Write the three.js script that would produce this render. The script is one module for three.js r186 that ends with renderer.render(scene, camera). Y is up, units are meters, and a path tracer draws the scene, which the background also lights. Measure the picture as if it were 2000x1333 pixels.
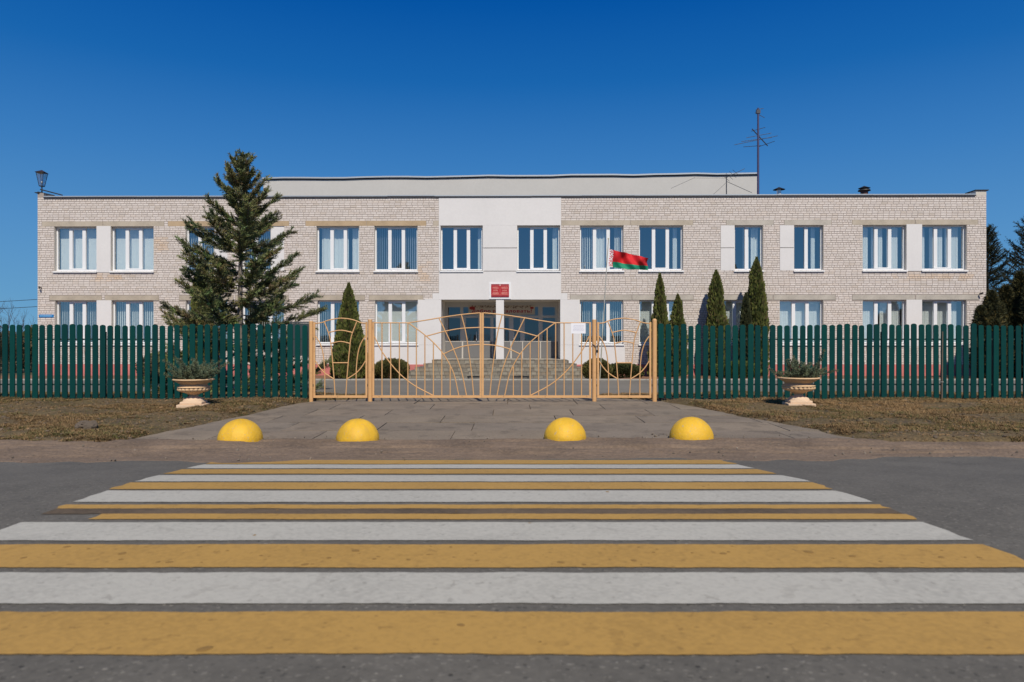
import * as THREE from 'three';
import { mergeGeometries } from 'three/addons/utils/BufferGeometryUtils.js';
import { RoundedBoxGeometry } from 'three/addons/geometries/RoundedBoxGeometry.js';

// ------------------------------------------------------------------ camera, sky, sun, exposure
const scene = new THREE.Scene();
const camera = new THREE.PerspectiveCamera(51.55, 1024 / 682, 0.1, 900);
camera.position.set(0, 1.15, 0);
camera.lookAt(0, 1.15, -10);
camera.focus = 19;
camera.userData.fStop = 2.4;

const SUN = new THREE.Vector3(0.130, 0.731, 0.669).normalize();   // behind the photographer, a little to the right, 47 degrees up
{
  const W = 512, H = 256, a = new Float32Array(W * H * 4);
  const stops = [[-90, .16, .20, .24], [-2, .17, .24, .32], [0, .170, .380, .570], [3, .125, .335, .580], [8, .086, .274, .562], [14, .042, .200, .508], [20, .010, .130, .425], [26, .001, .084, .360], [40, .004, .066, .235], [90, .005, .048, .160]];
  for (let j = 0; j < H; j++) {
    const e = ((j + .5) / H - .5) * 180;
    let k = 0; while (k < stops.length - 2 && stops[k + 1][0] < e) k++;
    const A = stops[k], B = stops[k + 1], t = Math.min(1, Math.max(0, (e - A[0]) / (B[0] - A[0])));
    for (let i = 0; i < W; i++) for (let c = 0; c < 4; c++) a[(j * W + i) * 4 + c] = c < 3 ? A[c + 1] + (B[c + 1] - A[c + 1]) * t : 1;
  }
  const sky = new THREE.DataTexture(a, W, H, THREE.RGBAFormat, THREE.FloatType);
  sky.mapping = THREE.EquirectangularReflectionMapping; sky.magFilter = THREE.LinearFilter; sky.minFilter = THREE.LinearFilter; sky.needsUpdate = true;
  scene.background = sky; scene.environment = sky;
}
const sun = new THREE.DirectionalLight(new THREE.Color(1, .92, .785), 4.0);
sun.position.copy(SUN).multiplyScalar(80).add(new THREE.Vector3(0, 0, -18));
sun.target.position.set(0, 0, -18); scene.add(sun, sun.target);
sun.castShadow = true; sun.shadow.mapSize.set(4096, 4096); sun.shadow.radius = 1;
Object.assign(sun.shadow.camera, { left: -35, right: 35, top: 32, bottom: -32, near: 1, far: 160 });
const renderer = new THREE.WebGLRenderer({ antialias: true });
renderer.toneMapping = THREE.LinearToneMapping; renderer.toneMappingExposure = 1.0;
renderer.shadowMap.enabled = true;

// ------------------------------------------------------------------ helpers
function rng(seed) { let s = seed >>> 0; return () => { s = (s + 0x6D2B79F5) >>> 0; let t = Math.imul(s ^ (s >>> 15), 1 | s); t = (t + Math.imul(t ^ (t >>> 7), 61 | t)) ^ t; return ((t ^ (t >>> 14)) >>> 0) / 4294967296; }; }
const R0 = rng(7);
const lerp = (a, b, t) => a + (b - a) * t, clamp = (x, a = 0, b = 1) => Math.min(b, Math.max(a, x));
const sstep = (a, b, x) => { const t = clamp((x - a) / (b - a)); return t * t * (3 - 2 * t); };
const V3 = (x, y, z) => new THREE.Vector3(x, y, z);
const taken = {};
function numbered(n) { if (!(n in taken)) { taken[n] = 0; return n; } taken[n]++; return n + '_' + String(taken[n]).padStart(3, '0'); }
function tag(o, label, category, group) { o.userData.label = label; o.userData.category = category; if (group) o.userData.group = group; return o; }
function shade(o) { o.castShadow = true; o.receiveShadow = true; return o; }
function part(name, geo, mat, parent) {
  const g = Array.isArray(geo) ? mergeGeometries(geo.map(x => x.index ? x.toNonIndexed() : x)) : geo;
  const m = shade(new THREE.Mesh(g, mat)); m.name = name; parent.add(m); return m;
}
function top(name, geo, mat) { const m = part(numbered(name), geo, mat, scene); return m; }
function structure(name, geo, mat) { const m = top(name, geo, mat); m.userData.kind = 'structure'; return m; }
function thing(name, label, category, pos = [0, 0, 0], turn = 0, group) {
  const o = new THREE.Group(); o.name = numbered(name); o.position.set(...pos); o.rotation.y = turn; scene.add(o);
  return tag(o, label, category, group);
}
function clean(g) { for (const k of Object.keys(g.attributes)) if (!['position', 'normal', 'uv'].includes(k)) g.deleteAttribute(k); return g; }
// box by its limits
function bx(x0, x1, y0, y1, z0, z1) {
  const g = new THREE.BoxGeometry(x1 - x0, y1 - y0, z1 - z0).toNonIndexed(); g.translate((x0 + x1) / 2, (y0 + y1) / 2, (z0 + z1) / 2);
  const p = g.attributes.position, n = g.attributes.normal, uv = g.attributes.uv;   // uv in metres
  for (let i = 0; i < p.count; i++) { const ax = Math.abs(n.getX(i)), ay = Math.abs(n.getY(i)); uv.setXY(i, ax > .5 ? p.getZ(i) : p.getX(i), ay > .5 ? p.getZ(i) : p.getY(i)); }
  return g;
}
function tube(pts, r, seg = 8, sides = 6) {
  const c = pts.length === 2 ? new THREE.LineCurve3(pts[0], pts[1]) : new THREE.CatmullRomCurve3(pts, false, 'centripetal');
  return new THREE.TubeGeometry(c, pts.length === 2 ? 1 : seg, r, sides, false).toNonIndexed();
}
function rod(a, b, r0, r1, sides = 6) {
  const d = b.clone().sub(a), L = d.length(), g = new THREE.CylinderGeometry(r1, r0, L, sides, 1).toNonIndexed();
  g.translate(0, L / 2, 0); g.applyQuaternion(new THREE.Quaternion().setFromUnitVectors(V3(0, 1, 0), d.normalize())); g.translate(a.x, a.y, a.z); return g;
}
// tileable noise
function latt(seed) { const r = rng(seed), a = new Float32Array(65536); for (let i = 0; i < 65536; i++) a[i] = r(); return a; }
const LA = latt(11);
function vnoise(x, y, per, off = 0) {
  const xi = Math.floor(x), yi = Math.floor(y), fx = x - xi, fy = y - yi, sx = fx * fx * (3 - 2 * fx), sy = fy * fy * (3 - 2 * fy);
  const h = (i, j) => LA[((((i % per) + per) % per) + off * 37 + 256 * ((((j % per) + per) % per) + off * 91)) & 65535];
  return lerp(lerp(h(xi, yi), h(xi + 1, yi), sx), lerp(h(xi, yi + 1), h(xi + 1, yi + 1), sx), sy);
}
function fbm(u, v, base, oct, off = 0, gain = .5) { let s = 0, a = 1, n = 0, f = base; for (let o = 0; o < oct; o++) { s += a * vnoise(u * f, v * f, f, off + o); n += a; a *= gain; f *= 2; } return s / n; }
const noise2 = (x, y, off = 0) => fbm(x / 256, y / 256, 256, 3, off);
function makeTex(size, fn, repeat, srgb = false) {
  const a = new Uint8Array(size * size * 4);
  const enc = c => srgb ? Math.round(255 * (c <= .0031308 ? 12.92 * c : 1.055 * Math.pow(c, 1 / 2.4) - .055)) : Math.round(255 * c);
  for (let j = 0; j < size; j++) for (let i = 0; i < size; i++) {
    const c = fn((i + .5) / size, (j + .5) / size), k = (j * size + i) * 4;
    a[k] = enc(clamp(c[0])); a[k + 1] = enc(clamp(c[1])); a[k + 2] = enc(clamp(c[2])); a[k + 3] = 255;
  }
  const t = new THREE.DataTexture(a, size, size, THREE.RGBAFormat); t.wrapS = t.wrapT = THREE.RepeatWrapping; t.magFilter = THREE.LinearFilter; t.minFilter = THREE.LinearMipmapLinearFilter; t.generateMipmaps = true;
  if (srgb) t.colorSpace = THREE.SRGBColorSpace; t.repeat.set(1 / repeat, 1 / repeat); t.needsUpdate = true; return t;
}
const col = (r, g, b) => new THREE.Color().setRGB(r, g, b);
function mat(r, g, b, rough = .85, extra = {}) { return new THREE.MeshStandardMaterial({ color: col(r, g, b), roughness: rough, metalness: 0, ...extra }); }
const grey = v => [v, v, v];

// ------------------------------------------------------------------ textures
const T = {};
{ // asphalt: aggregate specks over a mottled binder
  const size = 1024, rep = 2.4, r = rng(3), sp = new Float32Array(size * size);
  for (let k = 0; k < 15000; k++) {
    const x = r() * size, y = r() * size, rad = .7 + Math.pow(r(), 2.6) * 3.8, v = (r() - .38) * (r() < .1 ? 1.6 : .8);
    for (let j = -4; j <= 4; j++) for (let i = -4; i <= 4; i++) if (i * i + j * j * 1.3 < rad * rad) sp[((Math.floor(y) + j + size) % size) * size + (Math.floor(x) + i + size) % size] = v;
  }
  const f = (u, v) => { const s = sp[Math.floor(v * size) * size + Math.floor(u * size)], n = fbm(u, v, 6, 5, 1), m = fbm(u, v, 96, 2, 5); return .118 * (.72 + .38 * n + .28 * (m - .5) + s * 1.1); };
  T.asphalt = makeTex(size, (u, v) => { const a = f(u, v); return [a * 1.10, a * 1.01, a * .86]; }, rep, true);
  T.asphaltB = makeTex(size, (u, v) => grey(.5 + sp[Math.floor(v * size) * size + Math.floor(u * size)] * .4 + .2 * (fbm(u, v, 128, 2, 3) - .5)), rep);
}
T.yard = makeTex(512, (u, v) => { const a = .172 * (.72 + .45 * fbm(u, v, 3, 6, 2) + .25 * (fbm(u, v, 120, 2, 4) - .5)); return [a * 1.09, a * 1.0, a * .87]; }, 5, true);
T.dirt = makeTex(1024, (u, v) => { const n = fbm(u, v, 4, 6, 8), m = fbm(u, v, 90, 3, 9), s = fbm(u, v * 4, 6, 4, 10); const a = .6 + .5 * n + .45 * (m - .5) + .3 * (s - .5); return [.215 * a, .153 * a, .107 * a]; }, 2.2, true);
T.dirtB = makeTex(1024, (u, v) => grey(.5 * fbm(u, v, 60, 4, 9) + .5 * fbm(u, v, 8, 4, 8)), 2.2);
T.lawn = makeTex(1024, (u, v) => { const n = fbm(u, v, 5, 5, 20), m = fbm(u, v, 110, 3, 21), g = fbm(u, v, 9, 4, 23); const a = .45 + .55 * n + .9 * (m - .5); return [lerp(.19, .13, g) * a, lerp(.125, .102, g) * a, lerp(.066, .042, g) * a]; }, 3, true);
T.slab = makeTex(1024, (u, v) => { const n = fbm(u, v, 5, 6, 30), m = fbm(u, v, 150, 2, 31), st = fbm(u, v, 14, 4, 33); const a = .74 + .42 * n + .3 * (m - .5) - .2 * sstep(.58, .72, st); return [.232 * a, .190 * a, .147 * a]; }, 3.1, true);
T.grainB = makeTex(512, (u, v) => grey(.6 * fbm(u, v, 100, 3, 40) + .4 * fbm(u, v, 20, 3, 41)), 1);
T.plaster = makeTex(1024, (u, v) => { const n = fbm(u, v, 4, 6, 50), m = fbm(u, v, 60, 4, 51), st = fbm(u * 3, v, 6, 4, 52); const a = .93 + .08 * n + .06 * (m - .5) - .012 * sstep(.56, .75, st); return [a, a, a]; }, 4, true);
T.concrete = makeTex(512, (u, v) => { const n = fbm(u, v, 5, 6, 60), m = fbm(u, v, 70, 3, 61); const a = .72 + .4 * n + .25 * (m - .5); return [a, a * .99, a * .97]; }, 2, true);
T.paint = makeTex(1024, (u, v) => { const n = fbm(u, v, 5, 6, 70), m = fbm(u, v, 140, 2, 71), p = fbm(u, v, 26, 4, 72), w = fbm(u, v, 70, 3, 74); let a = .84 + .2 * n + .26 * (m - .5); const c = sstep(.70, .80, p) * .10 + sstep(.74, .80, w) * .22; a *= 1 - c; return [a, a * (1 - c * .06), a * (1 - c * .1)]; }, 2.7, true);
T.wood = makeTex(512, (u, v) => { const n = fbm(u, v * .12, 60, 3, 80), m = fbm(u, v, 5, 4, 81); const a = .78 + .22 * n + .18 * (m - .5); return [a, a, a]; }, .9, true);
T.domed = makeTex(512, (u, v) => { const n = fbm(u, v, 5, 6, 90), p = fbm(u, v, 34, 3, 91), m = fbm(u, v, 120, 2, 92); const c = sstep(.74, .80, p) * .3; const a = (.82 + .3 * n + .08 * (m - .5)) * (1 - c); return [a, a * (1 - .04 * c), a]; }, .9, true);

T.dome = makeTex(1024, (u, v) => { // yellow road paint over concrete: worn patches, scuffs, a few chips
  const n = fbm(u, v, 5, 6, 94), m = fbm(u, v, 120, 2, 95), p = fbm(u, v, 40, 3, 96), w = fbm(u * 2, v, 9, 5, 97), q = fbm(u, v, 17, 4, 98);
  const a = .80 + .34 * n + .1 * (m - .5), chip = sstep(.785, .81, p), scuff = sstep(.60, .70, w) * .12, wear = sstep(.58, .72, q) * .3;
  let c = [.79 * a, lerp(.47, .40, wear) * a, .030 * a]; c = [lerp(c[0], .42, scuff), lerp(c[1], .31, scuff), lerp(c[2], .14, scuff)];
  return [lerp(c[0], .40, chip), lerp(c[1], .36, chip), lerp(c[2], .30, chip)]; }, .9, true);
const M = {
  asphalt: new THREE.MeshStandardMaterial({ map: T.asphalt, bumpMap: T.asphaltB, bumpScale: .006, roughness: .92 }),
  yard: new THREE.MeshStandardMaterial({ map: T.yard, roughness: .95 }),
  dirt: new THREE.MeshStandardMaterial({ map: T.dirt, bumpMap: T.dirtB, bumpScale: .03, roughness: 1 }),
  lawn: new THREE.MeshStandardMaterial({ map: T.lawn, bumpMap: T.dirtB, bumpScale: .03, roughness: 1 }),
  yellowPaint: new THREE.MeshStandardMaterial({ color: col(.465, .272, .066), map: T.paint, bumpMap: T.grainB, bumpScale: .002, roughness: .75 }),
  whitePaint: new THREE.MeshStandardMaterial({ color: col(.48, .46, .405), map: T.paint, bumpMap: T.grainB, bumpScale: .002, roughness: .75 }),
  seam: new THREE.MeshStandardMaterial({ color: col(.62, .62, .56), map: T.dirt, bumpMap: T.asphaltB, bumpScale: .004, roughness: 1 }),
  mortar: mat(.37, .32, .29, .95), plaster: new THREE.MeshStandardMaterial({ color: col(.765, .745, .745), map: T.plaster, roughness: .9 }),
  greyPlaster: new THREE.MeshStandardMaterial({ color: col(.58, .565, .545), map: T.plaster, roughness: .92 }),
  cream: new THREE.MeshStandardMaterial({ color: col(.62, .575, .51), map: T.plaster, roughness: .9 }),
  lintel: new THREE.MeshStandardMaterial({ color: col(.52, .455, .375), map: T.concrete, roughness: .92 }),
  lintelOchre: new THREE.MeshStandardMaterial({ color: col(.52, .39, .255), map: T.concrete, roughness: .92 }),
  lintelGrey: new THREE.MeshStandardMaterial({ color: col(.54, .50, .45), map: T.concrete, roughness: .92 }),
  plinth: new THREE.MeshStandardMaterial({ color: col(.64, .215, .2), map: T.concrete, roughness: .9 }),
  pvc: mat(.84, .85, .87, .35), zinc: mat(.5, .54, .58, .42, { metalness: .35 }), interior: mat(.5, .48, .45, .95), slabFloor: mat(.3, .24, .18, .8),
  glass: new THREE.MeshPhysicalMaterial({ color: col(.92, .97, .99), roughness: .02, metalness: 0, transmission: 1, thickness: 0, ior: 3.7 }),
  doorGlass: new THREE.MeshPhysicalMaterial({ color: col(.80, .84, .84), roughness: .02, metalness: 0, transmission: 1, thickness: 0, ior: 2.1 }),
  recess: new THREE.MeshStandardMaterial({ color: col(.80, .74, .65), map: T.plaster, roughness: .9 }),
  blind: mat(.86, .88, .85, .8), curtain: mat(.86, .89, .86, .9, {}),
  doorGrey: mat(.165, .162, .165, .6), doorFrame: mat(.55, .51, .465, .6),
  gatePaint: new THREE.MeshStandardMaterial({ color: col(.70, .40, .175), map: T.domed, roughness: .48 }),
  fencePaint: [0, 1, 2].map(k => new THREE.MeshPhysicalMaterial({ color: [col(.001, .052, .050), col(.001, .046, .046), col(.001, .058, .053)][k], map: T.wood, roughness: .75, specularIntensity: .3 })),
  fenceRail: mat(.02, .035, .03, .7), dark: mat(.018, .018, .02, .6), steel: mat(.08, .085, .1, .5, { metalness: .6 }), domeYellow: new THREE.MeshStandardMaterial({ map: T.dome, bumpMap: T.grainB, bumpScale: .006, roughness: .6 }),
  lip: mat(.03, .03, .04, .6), bark: mat(.075, .058, .045, .95), kerb: new THREE.MeshStandardMaterial({ color: col(.43, .415, .38), map: T.concrete, roughness: .95 }),
  foliage: new THREE.MeshStandardMaterial({ vertexColors: true, roughness: .8, side: THREE.DoubleSide }),
};
T.slabM = [[1, 1, 1], [.96, .96, .97], [1.05, 1.03, 1], [.93, .92, .92], [1.0, .97, .95]].map(c => new THREE.MeshStandardMaterial({ color: col(...c), map: T.slab, bumpMap: T.grainB, bumpScale: .004, roughness: .95 }));

// ------------------------------------------------------------------ the lie of the land: height y at depth d in front of the photographer
const PROFILE = [[-300, -.1], [-20, -.1], [0, -.01], [3, 0], [4, 0], [5, -.003], [6, -.038], [7, -.122], [8, -.20], [8.3, -.215], [9.8, -.235], [10.5, -.23], [15.3, -.155], [20, -.2], [27, -.31], [31.3, -.39], [45, -.4], [900, -.4]];
function prof(d) { let k = 0; while (k < PROFILE.length - 2 && PROFILE[k + 1][0] < d) k++; const [a, b] = [PROFILE[k], PROFILE[k + 1]]; return lerp(a[1], b[1], clamp((d - a[0]) / (b[0] - a[0]))); }
const gy = d => (prof(d - .3) + prof(d - .15) + prof(d) * 2 + prof(d + .15) + prof(d + .3)) / 6;
const spread = (a, b, n) => Array.from({ length: n + 1 }, (_, i) => lerp(a, b, i / n));
// a sheet over depths ds, from x = xa(d) to xb(d); y(x, d)
function sheet(ds, nx, xa, xb, y) {
  const p = [], uv = [], ix = [];
  ds.forEach(d => { for (let i = 0; i <= nx; i++) { const x = lerp(xa(d), xb(d), i / nx), dd = d; p.push(x, y(x, dd), -dd); uv.push(x, dd); } });
  for (let j = 0; j < ds.length - 1; j++) for (let i = 0; i < nx; i++) { const a = j * (nx + 1) + i, b = a + 1, c = a + nx + 1, e = c + 1; ix.push(a, b, c, b, e, c); }
  const g = new THREE.BufferGeometry(); g.setAttribute('position', new THREE.Float32BufferAttribute(p, 3)); g.setAttribute('uv', new THREE.Float32BufferAttribute(uv, 2)); g.setIndex(ix); g.computeVertexNormals(); return g;
}
// a sheet between two edges given over x: depth from da(x) to db(x)
function band(xs, nd, da, db, y) {
  const p = [], uv = [], ix = [], n = xs.length;
  for (let j = 0; j <= nd; j++) xs.forEach(x => { const d = lerp(da(x), db(x), j / nd); p.push(x, y(x, d), -d); uv.push(x, d); });
  for (let j = 0; j < nd; j++) for (let i = 0; i < n - 1; i++) { const a = j * n + i, b = a + 1, c = a + n, e = c + 1; ix.push(a, b, c, b, e, c); }
  const g = new THREE.BufferGeometry(); g.setAttribute('position', new THREE.Float32BufferAttribute(p, 3)); g.setAttribute('uv', new THREE.Float32BufferAttribute(uv, 2)); g.setIndex(ix); g.computeVertexNormals(); return g;
}
const nearX = [-60, -40, -28, -20, ...spread(-15, 15, 200), 20, 28, 40, 60];
const wig = (x, k, off) => (noise2(x * k, 3.3 * off, off) - .5);

// ------------------------------------------------------------------ ground, road, verges
structure('ground', sheet([-250, -120, -60, -20, -8, ...spread(0, 34, 68), 40, 50, 70, 120, 250, 700], 40, () => -400, () => 400, (x, d) => gy(d) - .09), M.lawn);
const roadEdge = x => 8.28 + .05 * clamp(x, -8, 5) + .16 * wig(x, 1.1, 1) + .1 * wig(x, 6, 2);
const road = structure('road', band(nearX, 60, () => -7, roadEdge, (x, d) => gy(d) - .004), M.asphalt);
// zebra: yellow and white bars, each laid 4 mm above the asphalt
const xl = d => -3.12 - .055 * (d - 4.3), xr = d => 2.67 - .075 * (d - 4);
[['y', 7.56, 8.0], ['w', 7.09, 7.50], ['y', 6.58, 7.01], ['w', 5.99, 6.46], ['y', 5.60, 5.94], ['w', 5.08, 5.535], ['y', 4.865, 4.99], ['y', 4.565, 4.71], ['w', 4.075, 4.488], ['y', 3.586, 3.995], ['w', 3.094, 3.507], ['y', 2.598, 3.003]].forEach(([c, d0, d1], k) => {
  const xs = spread(0, 1, 240), nd = 4, p = [], uv = [], ix = [];
  for (let j = 0; j <= nd; j++) xs.forEach((t, i) => {
    const e = j / nd, w = (k === 7 ? 1.6 : 0);
    let d = lerp(d0, d1, e), x = lerp(xl(d) + (k === 7 ? .4 : 0) , xr(d), t);
    if (j === 0 || j === nd) d += .026 * wig(x + k * 9, 3, 12 + k) + .012 * wig(x + k * 5, 22, 14 + k);
    if (i === 0 || i === xs.length - 1) x += .07 * wig(d * 5, 4, 30 + k);
    if (c === 'w' && e > .5) x *= 1 - .012 * (e - .5);
    p.push(x, gy(d) + .0005, -d); uv.push(x + k * 1.37, d + k * .71);
  });
  const n = xs.length; for (let j = 0; j < nd; j++) for (let i = 0; i < n - 1; i++) { const a = j * n + i; ix.push(a, a + 1, a + n, a + 1, a + n + 1, a + n); }
  const g = new THREE.BufferGeometry(); g.setAttribute('position', new THREE.Float32BufferAttribute(p, 3)); g.setAttribute('uv', new THREE.Float32BufferAttribute(uv, 2)); g.setIndex(ix); g.computeVertexNormals();
  part('stripe', g, c === 'y' ? M.yellowPaint : M.whitePaint, road);
});
{ // the third yellow bar is worn away along its middle by a brown repair seam
  const xs = spread(-3.14, 2.61, 160);
  part('repair_seam', band(xs, 4, x => 4.712 + .03 * wig(x, 2, 50) + .02 * wig(x, 9, 51), x => 4.868 + .03 * wig(x, 2, 52) + .02 * wig(x, 9, 53), (x, d) => gy(d) - .0005), M.seam, road);
}
// flattened lumps of dried mud on the second yellow bar and elsewhere
{
  const r = rng(55), gs = [];
  for (let k = 0; k < 64; k++) {
    const d = k < 50 ? 3.62 + r() * .34 : 2.6 + r() * 4.6, x = -2.9 + r() * 5.4, s = .006 + r() * r() * .02;
    const g = new THREE.IcosahedronGeometry(1, 1); g.scale(s * 1.3, s * .1, s); g.rotateY(r() * 6); g.translate(x, gy(d) + .001, -d); gs.push(clean(g));
  }
  const m = top('mud', gs, mat(.26, .15, .04, 1)); m.userData.kind = 'stuff'; tag(m, 'small dried lumps of mud on the zebra crossing', 'mud');
}
const lawnFront = x => 9.42 + .5 * wig(x, .9, 3) + .3 * wig(x, 4, 4) - .012 * Math.abs(x);
const apronL = d => -5.3 + .165 * (d - 9.4) + .16 * wig(d, 2.2, 6) , apronR = d => 5.0 - .30 * (d - 9.4) + .2 * wig(d, 2.2, 7);
const vergeNear = x => roadEdge(x) - .12 - 1.1 * Math.max(0, noise2(x * 1.3, 9, 9) - .52) - .1 * noise2(x * 9, 4, 10);
structure('verge_dirt', band(nearX, 60, vergeNear, () => 10.35, (x, d) => {
  const e = sstep(roadEdge(x) - .1, roadEdge(x) + .2, d);
  const n0 = vergeNear(x); return gy(d) - .014 + .019 * sstep(n0, n0 + .05, d) + e * (.008 + .075 * (noise2(x * .7, d * 6, 15) - .38) + .03 * (noise2(x * 5, d * 16, 16) - .5)) - .05 * sstep(9.75, 10.2, d) - e * .04 * Math.exp(-Math.pow((d - 9.0 - .25 * wig(x, .5, 22) + .012 * x) / .055, 2)) - e * .025 * Math.exp(-Math.pow((d - 8.66 - .2 * wig(x, .7, 24)) / .05, 2));
}), M.dirt);
const lawnLift = (x, d) => .052 + .11 * (noise2(x * .9, d * .9, 17) - .45) + .06 * (noise2(x * 4, d * 4, 18) - .5);
function lawnSide(name, s) {
  const inner = s < 0 ? apronL : apronR, ds = spread(9.0, 18.2, 92);
  const lim = d => inner(d) + s * (d > 15.45 ? -.9 * sstep(15.45, 16.1, d) * 1 + 4 * sstep(16.9, 18.3, d) : 0);
  const g = sheet(ds, 110, d => s < 0 ? -26 : lim(d), d => s < 0 ? lim(d) : 26, (x, d) => {
    const in_ = Math.min(Math.abs(x - lim(d)) * 1.6, (d - lawnFront(x)) * 1.6, (18.15 - d) * 1.5);
    const e = sstep(-.12, .45, in_);
    return gy(d) - .06 + e * (.06 + lawnLift(x, d) * (d > 15.4 ? .6 : 1));
  });
  structure(name, g, M.lawn); return { lim };
}
const lawns = [lawnSide('lawn', -1), lawnSide('lawn', 1)];
const lawnY = (x, d, s) => { const in_ = Math.min(Math.abs(x - lawns[s < 0 ? 0 : 1].lim(d)) * 1.6, (d - lawnFront(x)) * 1.6, (18.15 - d) * 1.5); return gy(d) - .06 + sstep(-.12, .45, in_) * (.06 + lawnLift(x, d) * (d > 15.4 ? .6 : 1)); };
// paved apron before the gate: concrete slabs with open joints
const apron = structure('pavement', sheet(spread(9.7, 16.2, 30), 10, d => apronL(d) - .3, d => apronR(d) + .3, (x, d) => gy(d) - .032), M.dirt);
{
  const r = rng(21); let d = 9.85, row = 0;
  while (d < 16.0) {
    const dd = .97 + (r() < .2 ? .25 : 0); let x = apronL(d) - .2 - r() * .7;
    while (x < apronR(d) + .1) {
      const w = 1.46 + (r() < .25 ? .5 : 0), x1 = Math.min(x + w, apronR(d) + .35);
      if (x1 - x > .15) {
        const g = bx(x + .007, x1 - .007, -.05, 0, -(d + dd - .008), -(d + .008));
        const tx = (r() - .5) * .012, tz = (r() - .5) * .014, lift = (r() - .5) * .008, cx = (x + x1) / 2, cd = d + dd / 2, p = g.attributes.position, ou = r() * 9, ov = r() * 9;
        for (let i = 0; i < p.count; i++) p.setY(i, p.getY(i) + gy(-p.getZ(i)) + lift + tx * (p.getX(i) - cx) + tz * (-p.getZ(i) - cd));
        const uv = g.attributes.uv; for (let i = 0; i < uv.count; i++) uv.setXY(i, uv.getX(i) + ou, uv.getY(i) + ov);
        g.computeVertexNormals(); part('slab', g, T.slabM[Math.floor(r() * 5)], apron);
      }
      x = x1;
    }
    d += dd; row++;
  }
}
structure('yard', sheet(spread(15.9, 26.3, 20), 8, () => -45, () => 45, (x, d) => gy(d) - .012), M.yard);
structure('forecourt', sheet(spread(26.25, 31.2, 8), 4, () => -4.3, () => 3.6, (x, d) => gy(d) - .016), M.yard);
{ // kerb stones along the drive
  const k = new THREE.Group(); k.name = 'kerb'; k.userData.kind = 'structure'; scene.add(k); const r = rng(5);
  for (let x = -24; x < 24; x += 1) { const y = gy(26.3); const g = bx(x + .006, x + .994, y - .15, y + .028 + r() * .012, -26.42, -26.28); part('kerb_stone', g, M.kerb, k); }
}
function bed(xa, xb) {
  const ds = spread(26.42, 31.35, 24);
  structure('flower_bed', sheet(ds, Math.round((xb - xa) * 4), () => xa, () => xb, (x, d) => gy(d) + .0 + .09 * (noise2(x * 2, d * 2, 24) - .4)), M.bedSoil);
}
M.bedSoil = new THREE.MeshStandardMaterial({ color: col(1.15, .8, .62), map: T.dirt, bumpMap: T.dirtB, bumpScale: .04, roughness: 1 });
bed(-26, -4.4); bed(3.7, 26);

// ------------------------------------------------------------------ the school: u along the front, v up, w out towards the road
const school = thing('school_building', 'two storey cream brick school with white plastered entrance bay', 'building', [-.165, -.39, -31.3], -.0119);
const UP = [[-20.28, -18.37], [-17.74, -15.81], [-14.38, -12.51], [-11.86, -9.97], [-8.53, -6.62], [-5.95, -4.02], [-3.01, -1.13], [.39, 2.30], [3.17, 5.10], [5.78, 7.73], [9.38, 11.25], [11.98, 13.90], [15.61, 17.53], [18.21, 20.17]];
const LO = [[-20.25, -18.37], [-17.71, -15.81], [-14.38, -12.51], [-11.86, -9.97], [-8.50, -6.61], [-5.93, -4.01], [3.16, 5.10], [5.78, 7.72], [9.39, 11.25], [11.97, 13.90], [15.61, 17.53], [18.21, 20.17]];
const UV0 = 4.655, UV1 = 6.65, LV0 = 1.405, LV1 = 3.355, UL = -21.03, UR = 21.02, VT = 7.95;
const ENT = [-2.97, 2.30, .735, 3.37];
const holes = [...UP.map(([a, b]) => [a, b, UV0, UV1]), ...LO.map(([a, b]) => [a, b, LV0, LV1]), ENT];
{
  const s = new THREE.Shape([[UL, -.3], [UR, -.3], [UR, VT], [UL, VT]].map(p => new THREE.Vector2(...p)));
  for (const [a, b, c, d] of holes) s.holes.push(new THREE.Path([[a, c], [a, d], [b, d], [b, c]].map(p => new THREE.Vector2(...p))));
  const g = new THREE.ExtrudeGeometry(s, { depth: .38, bevelEnabled: false }); g.translate(0, 0, -.38);
  school.userData.wall = 0; delete school.userData.wall;
  var wall = part('wall', g, M.mortar, school);
}
// lintels, white piers, panels: [u0, u1, v0, v1]
const L2 = [[-20.82, -18.1, 0], [-18.08, -15.35, 0], [-15.16, -12.46, 1], [-12.44, -9.76, 1], [-9.01, -6.31, 1], [-6.29, -3.65, 1], [-3.33, -3.09, 0], [2.36, 5.39, 0], [5.42, 8.15, 0], [9.63, 11.7, 2], [12.18, 14.24, 2], [15.16, 17.89, 0], [17.92, 20.64, 0]];
const L1 = [[-20.48, -18.15, 0], [-17.99, -15.58, 0], [-14.66, -12.25, 0], [-12.14, -9.78, 0], [-8.76, -6.38, 0], [-6.18, -3.79, 0], [2.75, 5.44, 2], [5.48, 8.17, 2], [9.5, 11.66, 2], [11.7, 14.42, 2], [15.16, 17.89, 2], [17.94, 20.69, 2]];
const blocks = holes.map(h => h.slice());
const lm = [M.lintel, M.lintelOchre, M.lintelGrey];
for (const [a, b, k] of L2) { part('lintel', bx(a, b, UV1 + .005, UV1 + .225, -.02, .016), lm[k], school); blocks.push([a - .012, b + .012, UV1, UV1 + .237]); }
for (const [a, b, k] of L1) { part('lintel', bx(a, b, LV1 + .005, LV1 + .215, -.02, .016), lm[k], school); blocks.push([a - .012, b + .012, LV1, LV1 + .227]); }
const white = (name, a, b, c, d, w = .022) => { part(name, bx(a, b, c, d, -.03, w), M.plaster, school); blocks.push([a, b, c, d]); };
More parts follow.
